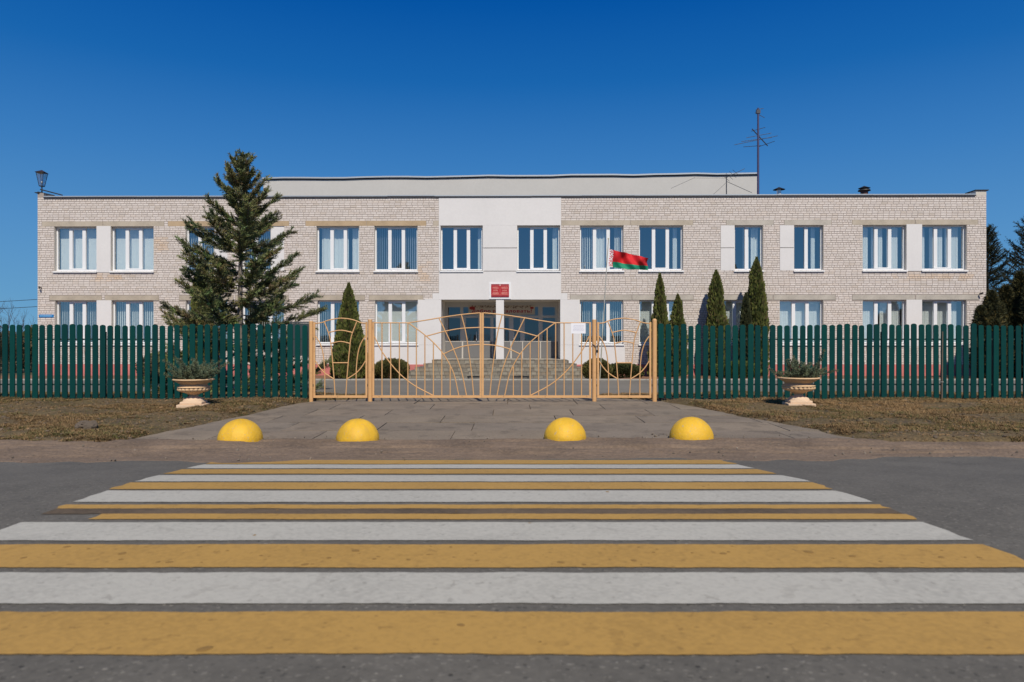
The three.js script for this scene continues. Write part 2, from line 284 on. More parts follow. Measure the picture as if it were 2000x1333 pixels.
// piers between paired windows
white('pier', -18.37, -17.74, 4.60, UV1 + .02, .019); white('pier', -18.37, -17.71, 1.33, LV1 + .003, .014);
white('pier', 17.53, 18.21, 4.62, UV1 + .03, .019); white('pier', 17.53, 18.21, 1.30, LV1 + .003, .014);
// plastered entrance bay
white('plaster_panel', -3.08, 2.34, UV1 + .012, VT - .005, .03); white('plaster_panel', -3.08, -3.012, UV0, UV1 + .01, .03); white('plaster_panel', 2.302, 2.34, UV0, UV1 + .01, .03);
white('plaster_panel', -1.128, .388, 5.678, UV1 + .01, .03); white('plaster_panel', -1.128, .388, UV0 - .005, 5.646, .027); white('plaster_panel', -3.08, 2.34, 3.375, UV0 - .035, .03);
white('plaster_panel', -4.008, -2.972, 1.37, 3.37, .026); white('plaster_panel', -5.96, -2.972, .5, 1.365, .024); white('plaster_panel', -3.36, -3.083, 3.373, 3.66, .026); white('plaster_panel', -3.7, -3.363, 3.373, 3.41, .026);
white('plaster_panel', 2.302, 3.158, 1.37, 3.37, .026); white('plaster_panel', 2.302, 5.16, .5, 1.365, .024); white('plaster_panel', 2.343, 2.62, 3.373, 3.66, .026);
// bricks
{
  const r = rng(77), H = .0865, C = .0995, J = .010, palette = [[.695, .625, .585], [.67, .60, .555], [.715, .65, .61], [.65, .585, .54], [.685, .605, .55], [.62, .545, .485], [.71, .645, .605]];
  const mats = palette.map(c => mat(...c, .93)), cands = [], gp = [], gn = [], gc = [];
  const tint = (u, v) => {     // rust-brown run-off below sills and old stains in the brick
    let t = 0; for (const [a, b, c, d] of [[-19.0, -16.6, 4.05, 4.6], [16.8, 20.6, 4.1, 4.55], [-4.2, -3.3, 4.0, 5.2], [-16, -15, 5.2, 6.2]]) t = Math.max(t, sstep(0, .35, Math.min(u - a, b - u)) * sstep(0, .2, Math.min(v - c, d - v)) * sstep(.3, .6, noise2(u * 3, v * 3, 33)));
    return t;
  };
  function quad(a, b, c, d, n, cl) { for (const q of [a, b, c, a, c, d]) { gp.push(...q); gn.push(...n); gc.push(...cl); } }
  const zF = .012, zB = -.012, ch = .005;
  function brickFaces(u0, u1, v0, v1, cl, dz) {
    const f = zF + dz, F = [[u0 + ch, v0 + ch, f], [u1 - ch, v0 + ch, f], [u1 - ch, v1 - ch, f], [u0 + ch, v1 - ch, f]], B = [[u0, v0, zB], [u1, v0, zB], [u1, v1, zB], [u0, v1, zB]];
    quad(F[0], F[1], F[2], F[3], [0, 0, 1], cl); quad(B[0], B[1], F[1], F[0], [0, -1, 0], cl); quad(B[1], B[2], F[2], F[1], [1, 0, 0], cl); quad(B[2], B[3], F[3], F[2], [0, 1, 0], cl); quad(B[3], B[0], F[0], F[3], [-1, 0, 0], cl);
  }
  let row = 0;
  for (let v = .508; v < VT - .03; v += C, row++) {
    const v1 = Math.min(v + H, VT - .002), cuts = blocks.filter(b => Math.min(b[3], v1) - Math.max(b[2], v) > .02).map(b => [b[0], b[1]]).sort((p, q) => p[0] - q[0]);
    let free = [], x = UL; for (const [a, b] of cuts) { if (a - x > .02) free.push([x, a]); x = Math.max(x, b); } if (UR - x > .02) free.push([x, UR]);
    const header = row % 5 === 3, off = [0, .131, .06, .03, .19][row % 5];
    for (const [a, b] of free) {
      let u = a + (a === UL ? (row % 2 ? .12 : 0) : 0); if (u > a) { free.extra = 1; }
      let p = a === UL ? UL : a; let k = 0;
      while (p < b - .02) {
        let len = header ? .12 : .25; if (k === 0) len = ((off * 7.3 + (row * 37 % 11) * .02) % .19) + .06; if (!header && r() < .05) len = .12;
        let q = p + len; if (b - q < .07) q = b;
        const full = Math.abs(q - p - .25) < .001, pick = r(), ci = pick < .3 ? 0 : pick < .5 ? 1 : pick < .68 ? 2 : pick < .8 ? 3 : pick < .9 ? 4 : pick < .94 ? 5 : 6, t = tint((p + q) / 2, v), k1 = .955 + r() * .09, c = palette[ci];
        const jv = (r() - .5) * .004, e = { u0: p + J / 2, u1: q - J / 2, v0: v + jv, v1: v1 + jv, ci, cl: [c[0] * k1, c[1] * k1 * (1 - .12 * t), c[2] * k1 * (1 - .26 * t)], dz: (r() - .5) * .006, full };
        if (full && t < .05 && v > 2.9 && v1 < VT - .01) cands.push(e); else brickFaces(e.u0, e.u1, e.v0, e.v1, e.cl, e.dz);
        p = q; k++;
      }
    }
  }
  // the 300 that show largest (nearest, unhidden) are bricks of their own
  cands.sort((p, q) => (Math.abs(p.u0 - 4) + Math.abs(p.v0 - 5)) - (Math.abs(q.u0 - 4) + Math.abs(q.v0 - 5)));
  const save = [gp.splice(0), gn.splice(0), gc.splice(0)];
  brickFaces(-.125 + J / 2, .125 - J / 2, -H / 2, H / 2, [1, 1, 1], 0);
  const bg = new THREE.BufferGeometry(); bg.setAttribute('position', new THREE.Float32BufferAttribute(gp, 3)); bg.setAttribute('normal', new THREE.Float32BufferAttribute(gn, 3)); bg.setAttribute('uv', new THREE.Float32BufferAttribute(new Float32Array(gp.length / 3 * 2), 2));
  gp.length = gn.length = gc.length = 0; for (let i = 0; i < save[0].length; i++) gp.push(save[0][i]); for (let i = 0; i < save[1].length; i++) gn.push(save[1][i]); for (let i = 0; i < save[2].length; i++) gc.push(save[2][i]);
  cands.forEach((e, i) => {
    if (i < 300) { const m = part('brick', bg, mats[e.ci], wall); m.position.set((e.u0 + e.u1) / 2, (e.v0 + e.v1) / 2, e.dz); }
    else brickFaces(e.u0, e.u1, e.v0, e.v1, e.cl, e.dz);
  });
  const g = new THREE.BufferGeometry(); g.setAttribute('position', new THREE.Float32BufferAttribute(gp, 3)); g.setAttribute('normal', new THREE.Float32BufferAttribute(gn, 3)); g.setAttribute('color', new THREE.Float32BufferAttribute(gc, 3));
  const m = part('brickwork', g, new THREE.MeshStandardMaterial({ vertexColors: true, roughness: .93 }), wall); m.userData.kind = 'stuff';
}
// body behind the front
part('plinth', bx(UL - .03, UR + .03, -.4, .5, -.35, .045), M.plinth, school);
part('side_wall', bx(UL, UL + .38, -.3, VT, -14, -.381), M.cream, school); part('side_wall', bx(UR - .38, UR, -.3, VT, -14, -.381), M.cream, school);
part('rear_wall', bx(UL, UR, -.3, VT, -14.4, -14), M.cream, school);
part('roof', bx(UL + .39, UR - .39, 7.55, 7.8, -13.9, -.39), M.dark, school);
part('floor_slab', [bx(UL + .39, UR - .39, 3.62, 4.0, -13.9, -.39), bx(UL + .39, UR - .39, .2, .5, -13.9, -.39)], M.slabFloor, school);
part('room_wall', [bx(UL + .4, UR - .4, .5, 3.62, -6.4, -6.2), bx(UL + .4, UR - .4, 4.0, 7.55, -6.4, -6.2), ...[-15.3, -9.4, -3.55, 2.75, 8.6, 14.8].map(u => bx(u, u + .15, 4.0, 7.55, -6.2, -.4)), ...[-15.3, -9.4, 8.6, 14.8].map(u => bx(u, u + .15, .5, 3.62, -6.2, -.4))], M.interior, school);
// parapet flashing
{
  const gs = [], lip = [], r = rng(8); let u = UL + .3;
  while (u < UR - .5) { const u1 = Math.min(u + 2 + r() * .4, UR - .48), j = (r() - .5) * .016; gs.push(bx(u, u1 - .004, VT + .012 + j, VT + .055 + j, -.45, .064)); lip.push(bx(u, u1 - .004, VT - .045 + j, VT + .011 + j, .046, .060)); u = u1; }
  part('flashing', gs, M.zinc, school); part('drip_edge', lip, M.lip, school);
  part('parapet_corner', [bx(UL, UL + .28, VT, VT + .2, -.6, .005)], M.mortar, school);
  part('parapet_cap', [bx(UL - .1, UL + .1, VT + .2, VT + .23, -.75, .06), bx(UL + .1, UL + .9, VT + .06, VT + .09, -.8, -.2)], M.dark, school);
  part('parapet_corner', [bx(UR - .46, UR, VT, VT + .2, -.6, .005)], M.cream, school);
  part('parapet_cap', [bx(UR - .5, UR + .08, VT + .2, VT + .24, -.7, .05), bx(UR - 1.6, UR - .5, VT + .07, VT + .15, -.9, -.5)], M.dark, school);
}
// taller rear block
{
  const a = -12.80, b = 12.72, y0 = 9.93, y1 = 10.12;
  const s = new THREE.Shape([[a, 7.8], [b, 7.8], [b, y1], [a, y0]].map(p => new THREE.Vector2(...p)));
  const g = new THREE.ExtrudeGeometry(s, { depth: 8.8, bevelEnabled: false }); g.translate(0, 0, -14);
  part('rear_block', g, M.greyPlaster, school);
  const pts = []; for (let i = 0; i <= 24; i++) pts.push([lerp(a - .05, b + .06, i / 24), lerp(y0, y1, i / 24) + (i % 24 ? .02 * Math.sin(i * 1.3) + .012 * Math.sin(i * 3.1) : 0)]);
  const fs = [], ls = []; for (let i = 0; i < 24; i++) { const sh = new THREE.Shape([pts[i], pts[i + 1], [pts[i + 1][0], pts[i + 1][1] + .075], [pts[i][0], pts[i][1] + .075]].map(p => new THREE.Vector2(...p))); const e = new THREE.ExtrudeGeometry(sh, { depth: .6, bevelEnabled: false }); e.translate(0, .002, -5.7); fs.push(e); const l = new THREE.ExtrudeGeometry(new THREE.Shape([[pts[i][0], pts[i][1] - .05], [pts[i + 1][0], pts[i + 1][1] - .05], pts[i + 1], pts[i]].map(p => new THREE.Vector2(...p))), { depth: .02, bevelEnabled: false }); l.translate(0, .001, -5.18); ls.push(l); }
  part('block_flashing', fs, M.zinc, school); part('block_drip_edge', ls, M.lip, school);
}
// windows
function ring(a, b, c, d, t, z0, z1) { return [bx(a, b, c, c + t, z0, z1), bx(a, b, d - t, d, z0, z1), bx(a, a + t, c + t, d - t, z0, z1), bx(b - t, b, c + t, d - t, z0, z1)]; }
function windowAt(u0, u1, v0, v1, n, cover, seed) {
  const r = rng(900 + seed * 13), z1 = -.15, z0 = -.22, f = .055, gs = ring(u0 + .012, u1 - .012, v0 + .03, v1 - .01, f, z0, z1);
  const w = (u1 - u0) / n, posts = []; for (let k = 1; k < n; k++) posts.push(u0 + w * k + (n === 3 ? (k === 1 ? .02 : -.02) : -.06));
  for (const p of posts) gs.push(bx(p - .075, p + .075, v0 + .03 + f, v1 - .01 - f, z0, z1 + .012));
  const ed = [u0 + .012 + f, ...posts.flatMap(p => [p - .075, p + .075]), u1 - .012 - f];
  if (n === 3) gs.push(bx(ed[2], ed[3], v0 + .03 + f, v0 + .03 + f + .055, z0, z1 + .01), bx(ed[2], ed[3], v1 - .01 - f - .05, v1 - .01 - f, z0, z1 + .01));
  const win = part('window', gs, M.pvc, school);
  for (let k = 0; k < n; k++) { const a = ed[2 * k], b = ed[2 * k + 1], g = new THREE.PlaneGeometry(b - a, v1 - v0 - .14); g.translate((a + b) / 2, (v0 + v1) / 2 + .01, -.185); part('pane', g, M.glass, win); }
  const s = bx(u0 - .03, u1 + .03, v0 - .012, v0 + .012, -.16, .075), p = s.attributes.position; for (let i = 0; i < p.count; i++) if (p.getZ(i) > 0) p.setY(i, p.getY(i) - .03);
  s.computeVertexNormals(); part('sill', [s, bx(u0 - .03, u1 + .03, v0 - .065, v0 - .030, .066, .078)], M.pvc, win);
  part('reveal', [bx(u0 - .006, u0 + .01, v0 + .014, v1, -.38, -.002), bx(u1 - .01, u1 + .006, v0 + .014, v1, -.38, -.002), bx(u0 + .011, u1 - .011, v1 - .012, v1 + .003, -.38, -.002)], M.cream, win);
  const slats = (a, b, ang, pitch, miss = 0) => { const o = []; for (let u = a; u < b; u += pitch) { if (r() < miss) continue; const g = new THREE.BoxGeometry(.089, v1 - v0 - .12, .003).toNonIndexed(); g.rotateY(ang + (r() - .5) * .1); g.translate(u + pitch / 2, (v0 + v1) / 2, -.43 + (r() - .5) * .006); o.push(g); } return o; };
  const cloth = (a, b, amp = .025) => { const g = new THREE.PlaneGeometry(b - a, v1 - v0 - .1, 60, 1).toNonIndexed(), q = g.attributes.position; const ph = r() * 6; for (let i = 0; i < q.count; i++) q.setZ(i, amp * Math.sin(q.getX(i) * 38 + ph) + amp * .6 * Math.sin(q.getX(i) * 17 + 2 * ph)); g.translate((a + b) / 2, (v0 + v1) / 2, -.45); g.computeVertexNormals(); return [g]; };
  const o = cover(u0 + .02, u1 - .02, slats, cloth); if (o && o.length) part(o.kind || 'blind', o, o.kind === 'curtain' ? M.curtain : M.blind, win);
  return win;
}
const as = (o, kind) => { o.kind = kind; return o; };
const closed = (a, b, s) => s(a, b, .14, .083), slant = (a, b, k) => { const u = (a + b) / 2; return Math.atan2(-u, 31) + (u < 0 ? -k : k); }, stripes = (a, b, s) => s(a, b, slant(a, b, 1.24), .098), halfOpen = (a, b, s) => s(a, b, slant(a, b, .98), .094);
const strip = (lo, hi) => (a, b, s, c) => as(c(lerp(a, b, lo), lerp(a, b, hi), .012), 'curtain');
const upCover = [closed, closed, stripes, stripes, (a, b, s, c) => as([...c(a + .1, lerp(a, b, .7), .012), ...c(lerp(a, b, .79), b, .012)], 'curtain'), stripes, strip(.88, .97), strip(.84, .985),
  (a, b, s, c) => [...s(a, lerp(a, b, .31), .95, .1), ...c(lerp(a, b, .35), lerp(a, b, .66), .02), ...s(lerp(a, b, .82), b, .7, .09)], strip(.82, .92),
  (a, b, s, c) => as([...c(lerp(a, b, .40), lerp(a, b, .62), .03), ...c(lerp(a, b, .68), lerp(a, b, .94), .03)], 'curtain'), strip(.72, .86), (a, b, s) => [...s(a, lerp(a, b, .22), .12, .083), ...s(lerp(a, b, .3), lerp(a, b, .55), .14, .083), ...s(lerp(a, b, .66), lerp(a, b, .9), .12, .083)],
  (a, b, s) => [...s(a, lerp(a, b, .17), .12, .083), ...s(lerp(a, b, .28), lerp(a, b, .56), .14, .083), ...s(lerp(a, b, .64), lerp(a, b, .92), .12, .083)]];
UP.forEach(([a, b], i) => {
  if (i === 2 || i === 3) { // narrow window with white infill panels on its inner side
    const m = a + (b - a) * .685; windowAt(a, m, UV0, UV1, 2, upCover[i], i); for (const [c, d] of [[UV0, 5.645], [5.665, UV1]]) part('infill_panel', bx(m + .004, b - .003, c + .003, d - .003, -.2, -.015), M.plaster, school);
  } else if (i === 10 || i === 11) {
    const m = a + (b - a) * .325; windowAt(m, b, UV0, UV1, 2, upCover[i], i); for (const [c, d] of [[UV0, 5.645], [5.665, UV1]]) part('infill_panel', bx(a + .003, m - .004, c + .003, d - .003, -.2, .018), M.plaster, school);
  } else windowAt(a, b, UV0, UV1, 3, upCover[i], i);
});
const loCover = [stripes, halfOpen, stripes, stripes, stripes, closed, stripes, closed, closed, closed, (a, b, s) => [...s(a, lerp(a, b, .36), .12, .083), ...s(lerp(a, b, .5), b - .1, .12, .083)], (a, b, s) => s(a, b - .25, .12, .083)];
LO.forEach(([a, b], i) => windowAt(a, b, LV0, LV1, 3, loCover[i], 40 + i));
// entrance recess with glazed doors
{
  const z = -1.65, v0 = .735, v1 = 3.37;
  part('entrance_jamb', [bx(ENT[0] - .3, ENT[0], v0, v1, z - .2, -.381), bx(ENT[1], ENT[1] + .3, v0, v1, z - .2, -.381)], M.recess, school);
  part('entrance_ceiling', bx(ENT[0] - .3, ENT[1] + .3, v1, v1 + .2, z - .2, -.381), M.recess, school);
  part('entrance_floor', bx(ENT[0] - .3, ENT[1] + .3, v0 - .2, v0 - .003, z - .2, -.37), M.kerb, school);
  part('hall_wall', [bx(ENT[0] - .6, ENT[0] - .31, .5, 3.61, -6.2, -.4), bx(ENT[1] + .31, ENT[1] + .6, .5, 3.61, -6.2, -.4)], M.interior, school);
  const S = 41.85, U = px => (px - 1000) / S + .165;
  const low = [[874, 898], [909, 933], [943, 957], [963, 978], [985, 993], [1002, 1015], [1024, 1051], [1059, 1083]].map(([a, b]) => [U(a), U(b), 1.54, 2.62]);
  const upp = [[874, 898], [904, 930], [936, 962], [985, 1010], [1016, 1050], [1059, 1083]].map(([a, b]) => [U(a), U(b), 2.73, 3.12]);
  const s = new THREE.Shape([[ENT[0], v0], [ENT[1], v0], [ENT[1], v1], [ENT[0], v1]].map(p => new THREE.Vector2(...p)));
  for (const [a, b, c, d] of [...low, ...upp]) s.holes.push(new THREE.Path([[a, c], [a, d], [b, d], [b, c]].map(p => new THREE.Vector2(...p))));
  const g = new THREE.ExtrudeGeometry(s, { depth: .06, bevelEnabled: false }); g.translate(0, 0, z - .06);
  const d = part('entrance_glazing', g, M.doorFrame, school);
  for (const [a, b, c, e] of [...low, ...upp]) { const q = new THREE.PlaneGeometry(b - a, e - c); q.translate((a + b) / 2, (c + e) / 2, z - .03); part('pane', q, M.doorGlass, d); }
  for (const [a, b] of [[869, 901], [904, 938], [940, 960], [962, 996], [999, 1019], [1021, 1054], [1056, 1089]]) part('door_panel', bx(U(a), U(b), .76, 1.51, z, z + .022), M.doorGrey, d);
  for (const px of [930, 1003]) part('door_handle', tube([V3(U(px), 1.55, z + .02), V3(U(px), 1.57, z + .08), V3(U(px), 1.95, z + .08), V3(U(px), 1.97, z + .02)], .014, 10), M.pvc, d);
  part('pillar', bx(-.545, -.195, v0, v1 + .0, -.3, .012), M.plaster, school);
  // welcome banner over the doors
  const cv = document.createElement('canvas'); cv.width = 1024; cv.height = 256; const c = cv.getContext('2d');
  c.fillStyle = '#c2b29c'; c.fillRect(0, 0, 1024, 256); const r = rng(66);
  c.fillStyle = '#6d5244'; for (let k = 0; k < 120; k++) { c.beginPath(); c.ellipse(60 + r() * 900, 14 + r() * 62, 6 + r() * 16, 3 + r() * 6, r() * 3, 0, 7); c.fill(); }
  c.fillStyle = '#a02c26'; c.beginPath(); c.arc(60, 76, 46, 0, 7); c.fill(); c.beginPath(); c.arc(975, 70, 30, 0, 7); c.fill();
  c.fillStyle = '#a01530'; c.font = 'bold 128px sans-serif'; c.textAlign = 'center'; c.fillText('Добро пожаловать!', 515, 200, 930);
  const tx = new THREE.CanvasTexture(cv); tx.colorSpace = THREE.SRGBColorSpace;
  const bg = new THREE.BoxGeometry(U(1044) - U(914), .44, .012); bg.translate((U(1044) + U(914)) / 2, 2.985, z + .03);
  const ban = new THREE.Mesh(bg, [M.cream, M.cream, M.cream, M.cream, new THREE.MeshStandardMaterial({ map: tx, roughness: .8 }), M.cream]); shade(ban); ban.name = 'welcome_banner';
  const bt = thing('welcome_banner', 'dark red welcome lettering on a banner over the entrance doors', 'banner', [-.165, -.39, -31.3], -.0119); bt.name = 'welcome_banner'; ban.name = 'banner_sheet'; bt.add(ban);
}
// entrance steps faced with small tiles
{
  const st = thing('entrance_steps', 'tiled grey steps climbing to the school entrance on three sides', 'steps', [-.165, -.39, -31.3], -.0119);
  const r = rng(31), cols = [[.24, .215, .175], [.28, .255, .21], [.20, .18, .15], [.31, .28, .225], [.255, .215, .165]].map(c => mat(...c, .95)), core = mat(.09, .08, .065, 1);
  for (let k = 0; k < 5; k++) {
    const out = .32 * (4 - k), u0 = -3.25 - out, u1 = 2.6 + out, w1 = 1.15 + out, y1 = .147 * (k + 1), y0 = k ? .147 * k + .002 : -.25;
    const s = part('step', bx(u0 + .02, u1 - .02, y0, y1 - .02, .05, w1 - .02), core, st);
    const yb = .147 * k;
    for (let u = u0; u < u1 - .05; u += .2) { const e = Math.min(u + .2, u1); part('tile', bx(u + .006, e - .006, yb + .004, y1 - .026, w1 - .02, w1 + (r() - .5) * .008), cols[Math.floor(r() * 5)], s); }
    for (let u = u0; u < u1 - .05; u += .2) { const e = Math.min(u + .2, u1); const wi = k === 4 ? .1 : w1 - .33; part('tile', bx(u + .004, e - .004, y1 - .022, y1 + (r() - .5) * .005, wi, w1 + .015), cols[Math.floor(r() * 5)], s); }
    for (const [a, b] of [[u0 - .005, u0 + .02], [u1 - .02, u1 + .005]]) for (let w = .1; w < w1 - .1; w += .32) part('tile', bx(a, b, yb + .004, y1 - .024, w, w + .31), cols[Math.floor(r() * 5)], s);
  }
  for (const u of [-1.45, .35]) { // boot scrapers before the steps
    const t = thing('boot_scraper', u < 0 ? 'low dark boot scraper before the steps, on the round shrub side' : 'low dark boot scraper before the steps, on the flagpole side', 'scraper', [0, 0, 0], 0, 'boot scrapers before the steps');
    const gs = []; for (let k = 0; k <= 7; k++) gs.push(bx(-.32, .32, 0, .045, -.2 + k * .057, -.19 + k * .057)); gs.push(bx(-.33, -.32, 0, .05, -.21, .22), bx(.32, .33, 0, .05, -.21, .22));
    part('grid', gs, M.dark, t); part('feet', [bx(-.3, -.27, -.05, 0, -.1, .1), bx(.27, .3, -.05, 0, -.1, .1)], M.dark, t); t.position.set(u, gy(28.3) + .03, -28.2);
  }
}
// helper: a point of the facade in world axes
const th = -.0119; const FW = (u, v, w) => V3(-.165 + u * Math.cos(th) + w * Math.sin(th), -.39 + v, -31.3 - u * Math.sin(th) + w * Math.cos(th));
// red plaque
{
  const cv = document.createElement('canvas'); cv.width = 512; cv.height = 376; const c = cv.getContext('2d'), r = rng(12);
  c.fillStyle = '#b3262e'; c.fillRect(0, 0, 512, 376); c.fillStyle = '#8f1f2b'; c.fillRect(0, 0, 512, 46); c.fillRect(0, 326, 512, 50); c.fillStyle = '#d8756c'; c.fillRect(0, 30, 512, 8); c.fillRect(0, 310, 512, 10); c.fillRect(252, 40, 8, 290);
  c.fillStyle = '#f0d9cf'; c.beginPath(); c.arc(256, 28, 16, 0, 7); c.fill(); c.fillStyle = '#eab7a6';
  const rows = [[80, .8], [100, .86], [120, .78], [165, .55], [180, .6], [225, .72], [246, .82], [266, .9], [286, .8]];
  for (const cx of [128, 384]) for (const [y, w] of rows) { let x = cx - 105 * w; while (x < cx + 105 * w) { const l = 5 + r() * 7; c.fillRect(x, y, l, 10); x += l + 3 + (r() < .15 ? 8 : 0); } }
  const tx = new THREE.CanvasTexture(cv); tx.colorSpace = THREE.SRGBColorSpace;
  const t = thing('school_plaque', 'red plaque with two columns of pale print above the entrance', 'sign', [-.165, -.39, -31.3], -.0119);
  const g = new THREE.BoxGeometry(.79, .575, .02); g.translate(-.362, 3.77, .065); const side = mat(.4, .03, .035, .5);
  const m = shade(new THREE.Mesh(g, [side, side, side, side, new THREE.MeshStandardMaterial({ map: tx, roughness: .45 }), side])); m.name = 'plate'; t.add(m);
  part('backing', bx(-.84, .115, 3.40, 4.12, .031, .053), M.pvc, t);
}
{ // street name plate
  const cv = document.createElement('canvas'); cv.width = 256; cv.height = 64; const c = cv.getContext('2d'), r = rng(4); c.fillStyle = '#1f7cc0'; c.fillRect(0, 0, 256, 64); c.fillStyle = '#bcdcf0'; let x = 20; while (x < 225) { const l = 4 + r() * 6; c.fillRect(x, 24, l, 15); x += l + 3; }
  const tx = new THREE.CanvasTexture(cv); tx.colorSpace = THREE.SRGBColorSpace; const side = mat(.03, .2, .5, .5);
  const g = new THREE.BoxGeometry(.66, .125, .02); const m = shade(new THREE.Mesh(g, [side, side, side, side, new THREE.MeshStandardMaterial({ map: tx, roughness: .5 }), side]));
  m.name = 'street_name_plate'; scene.add(m); m.position.copy(FW(-20.62, 2.66, .028)); m.rotation.y = th; tag(m, 'narrow blue street name plate on the brick corner', 'sign');
}
// ------------------------------------------------------------------ roof things
{
  const t = thing('lantern', 'black four sided lantern on the roof corner of the school', 'lantern', FW(-20.92, VT + .23, -.12).toArray());
  const f = [], b0 = .075, b1 = .16, y0 = .3, y1 = .9; const cs = [[-1, -1], [1, -1], [1, 1], [-1, 1]];
  part('stem', [rod(V3(0, 0, 0), V3(0, y0, 0), .03, .025)], M.steel, t);
  for (let k = 0; k < 4; k++) { const [a, b] = [cs[k], cs[(k + 1) % 4]]; f.push(rod(V3(a[0] * b0, y0, a[1] * b0), V3(a[0] * b1, y1, a[1] * b1), .014, .014, 4), rod(V3(a[0] * b1, y1, a[1] * b1), V3(b[0] * b1, y1, b[1] * b1), .014, .014, 4), rod(V3(a[0] * b0, y0, a[1] * b0), V3(b[0] * b0, y0, b[1] * b0), .016, .016, 4)); }
  part('frame', f, M.dark, t);
  const pg = []; for (let k = 0; k < 4; k++) { const [a, b] = [cs[k], cs[(k + 1) % 4]]; const g = new THREE.BufferGeometry(), q = [V3(a[0] * b0, y0, a[1] * b0), V3(b[0] * b0, y0, b[1] * b0), V3(b[0] * b1, y1, b[1] * b1), V3(a[0] * b1, y1, a[1] * b1)]; g.setAttribute('position', new THREE.Float32BufferAttribute([0, 1, 2, 0, 2, 3].flatMap(i => q[i].toArray()), 3)); g.setAttribute('uv', new THREE.Float32BufferAttribute(new Float32Array(12), 2)); g.computeVertexNormals(); part('pane', g, M.glass, t); }
  const rf = new THREE.ConeGeometry(.3, .13, 4); rf.rotateY(Math.PI / 4 + .2); rf.translate(0, .965, 0); part('roof', rf, mat(.05, .03, .028, .5), t);
  part('bulb', new THREE.SphereGeometry(.045, 10, 8).translate(0, .48, 0), M.pvc, t);
  part('bracket', [rod(V3(0, .14, .1), V3(.98, -.12, .1), .028, .028), rod(V3(-.12, .02, .1), V3(.62, -.14, .1), .028, .028)], M.dark, t);
}
{
  const t = thing('antenna_mast', 'tall thin antenna mast with yagi arms on the flat roof', 'antenna', FW(11.7, 7.8, -2).toArray());
  const y = py => (666.5 - py) / 1380 * 33.3 + 1.54 - 7.8;
  part('mast', [rod(V3(0, 0, 0), V3(0, y(213), 0), .06, .045, 8)], mat(.06, .055, .13, .5), t);
  part('cross_arm', [rod(V3(-.32, y(255), .1), V3(.5, y(285), -.15), .025, .025)], M.steel, t);
  for (const [x0, x1, py0, py1, z] of [[-1.15, .95, 286, 266, .1], [-.8, .65, 279, 270, .05], [-.55, .62, 271, 262, 0], [-.3, .3, 257, 252, -.1], [-.75, .2, 291, 284, .2], [.1, .7, 286, 280, -.2]]) part('element', [rod(V3(x0, y(py0), z), V3(x1, y(py1), -z), .013, .013, 5)], M.steel, t);
  part('tip_array', [rod(V3(-.1, y(216), 0), V3(.25, y(214), 0), .012, .012), rod(V3(-.15, y(222), 0), V3(.3, y(232), 0), .012, .012), bx(-.09, .09, y(224), y(217), -.06, .06)], M.steel, t);
  const s = thing('roof_antenna', 'small spindly aerial leaning on the school roof before the rear block', 'antenna', FW(10.1, 7.8, -1.6).toArray()); s.userData.x = 0; delete s.userData.x;
  part('post', [rod(V3(0, 0, 0), V3(0, 1.4, 0), .028, .022)], M.steel, s);
  part('boom', [rod(V3(-.05, 1.30, 0), V3(.82, 1.72, .1), .014, .012)], M.steel, s);
  for (let k = 0; k < 4; k++) part('element', [rod(V3(-.25 + k * .16, 1.40 + k * .08, .2), V3(.2 + k * .16, 1.2 + k * .08, -.2), .008, .008, 4)], M.steel, s);
  part('brace', [rod(V3(0, 1.15, 0), V3(1.15, .6, .1), .012, .012), rod(V3(0, 1.1, 0), V3(-.6, .55, 0), .008, .008), rod(V3(0, 1.3, 0), V3(-1.55, 1.28, .1), .005, .005, 4), rod(V3(-1.5, 1.3, .1), V3(-2.6, .8, .1), .008, .008)], M.steel, s);
  const v1 = thing('roof_vent', 'bright metal vent pipe with a dark cowl on the school roof', 'vent', FW(12.75, 7.8, -2.2).toArray());
  part('pipe', new THREE.CylinderGeometry(.1, .1, .92, 14).translate(0, .46, 0), mat(.75, .75, .76, .25, { metalness: .4 }), v1); part('cowl', new THREE.ConeGeometry(.28, .13, 16).translate(0, .95, 0), M.dark, v1);
  const v2 = thing('roof_vent', 'dark vent with a two tier cowl on the school roof', 'vent', FW(16.75, 7.8, -2.2).toArray());
  part('pipe', new THREE.CylinderGeometry(.17, .17, .84, 14).translate(0, .42, 0), mat(.1, .035, .03, .6), v2); part('cowl', [new THREE.CylinderGeometry(.26, .28, .05, 16).translate(0, .84, 0), new THREE.CylinderGeometry(.1, .1, .12, 12).translate(0, .9, 0), new THREE.ConeGeometry(.27, .12, 16).translate(0, 1.0, 0)], M.dark, v2);
}
for (const [u, v, s, l] of [[-20.85, 3.92, -1, 'small dark security camera on the brick corner above the street plate'], [20.72, 3.62, 1, 'small dark security camera at the lintel end beside the yew bushes']]) {
  const t = thing('security_camera', l, 'camera', FW(u, v, .012).toArray(), th);
  part('mount', [rod(V3(0, 0, 0), V3(0, .02, .1), .02, .02)], M.dark, t); const g = new THREE.CylinderGeometry(.035, .035, .13, 10); g.rotateX(1.25); g.rotateY(.5); g.translate(0, .0, .14); part('body', g, M.dark, t);
}
for (const [y0, y1, l] of [[584, 585, 'upper of two thin overhead wires running to the school corner'], [597, 599, 'lower of two thin overhead wires running to the school corner']]) {
  const Y = py => 1.15 - (py - 666.5) / 1380 * 31.5, a = V3(-21.25, Y(y1), -31.6), b = V3(-60, Y(y0) + 1.2, -37), pts = []; for (let i = 0; i <= 12; i++) { const p = a.clone().lerp(b, i / 12); p.y -= 1.2 * Math.sin(Math.PI * i / 12) * .8; pts.push(p); }
  tag(top('overhead_wire', tube(pts, .011, 40, 4), M.dark), l, 'wire');
}

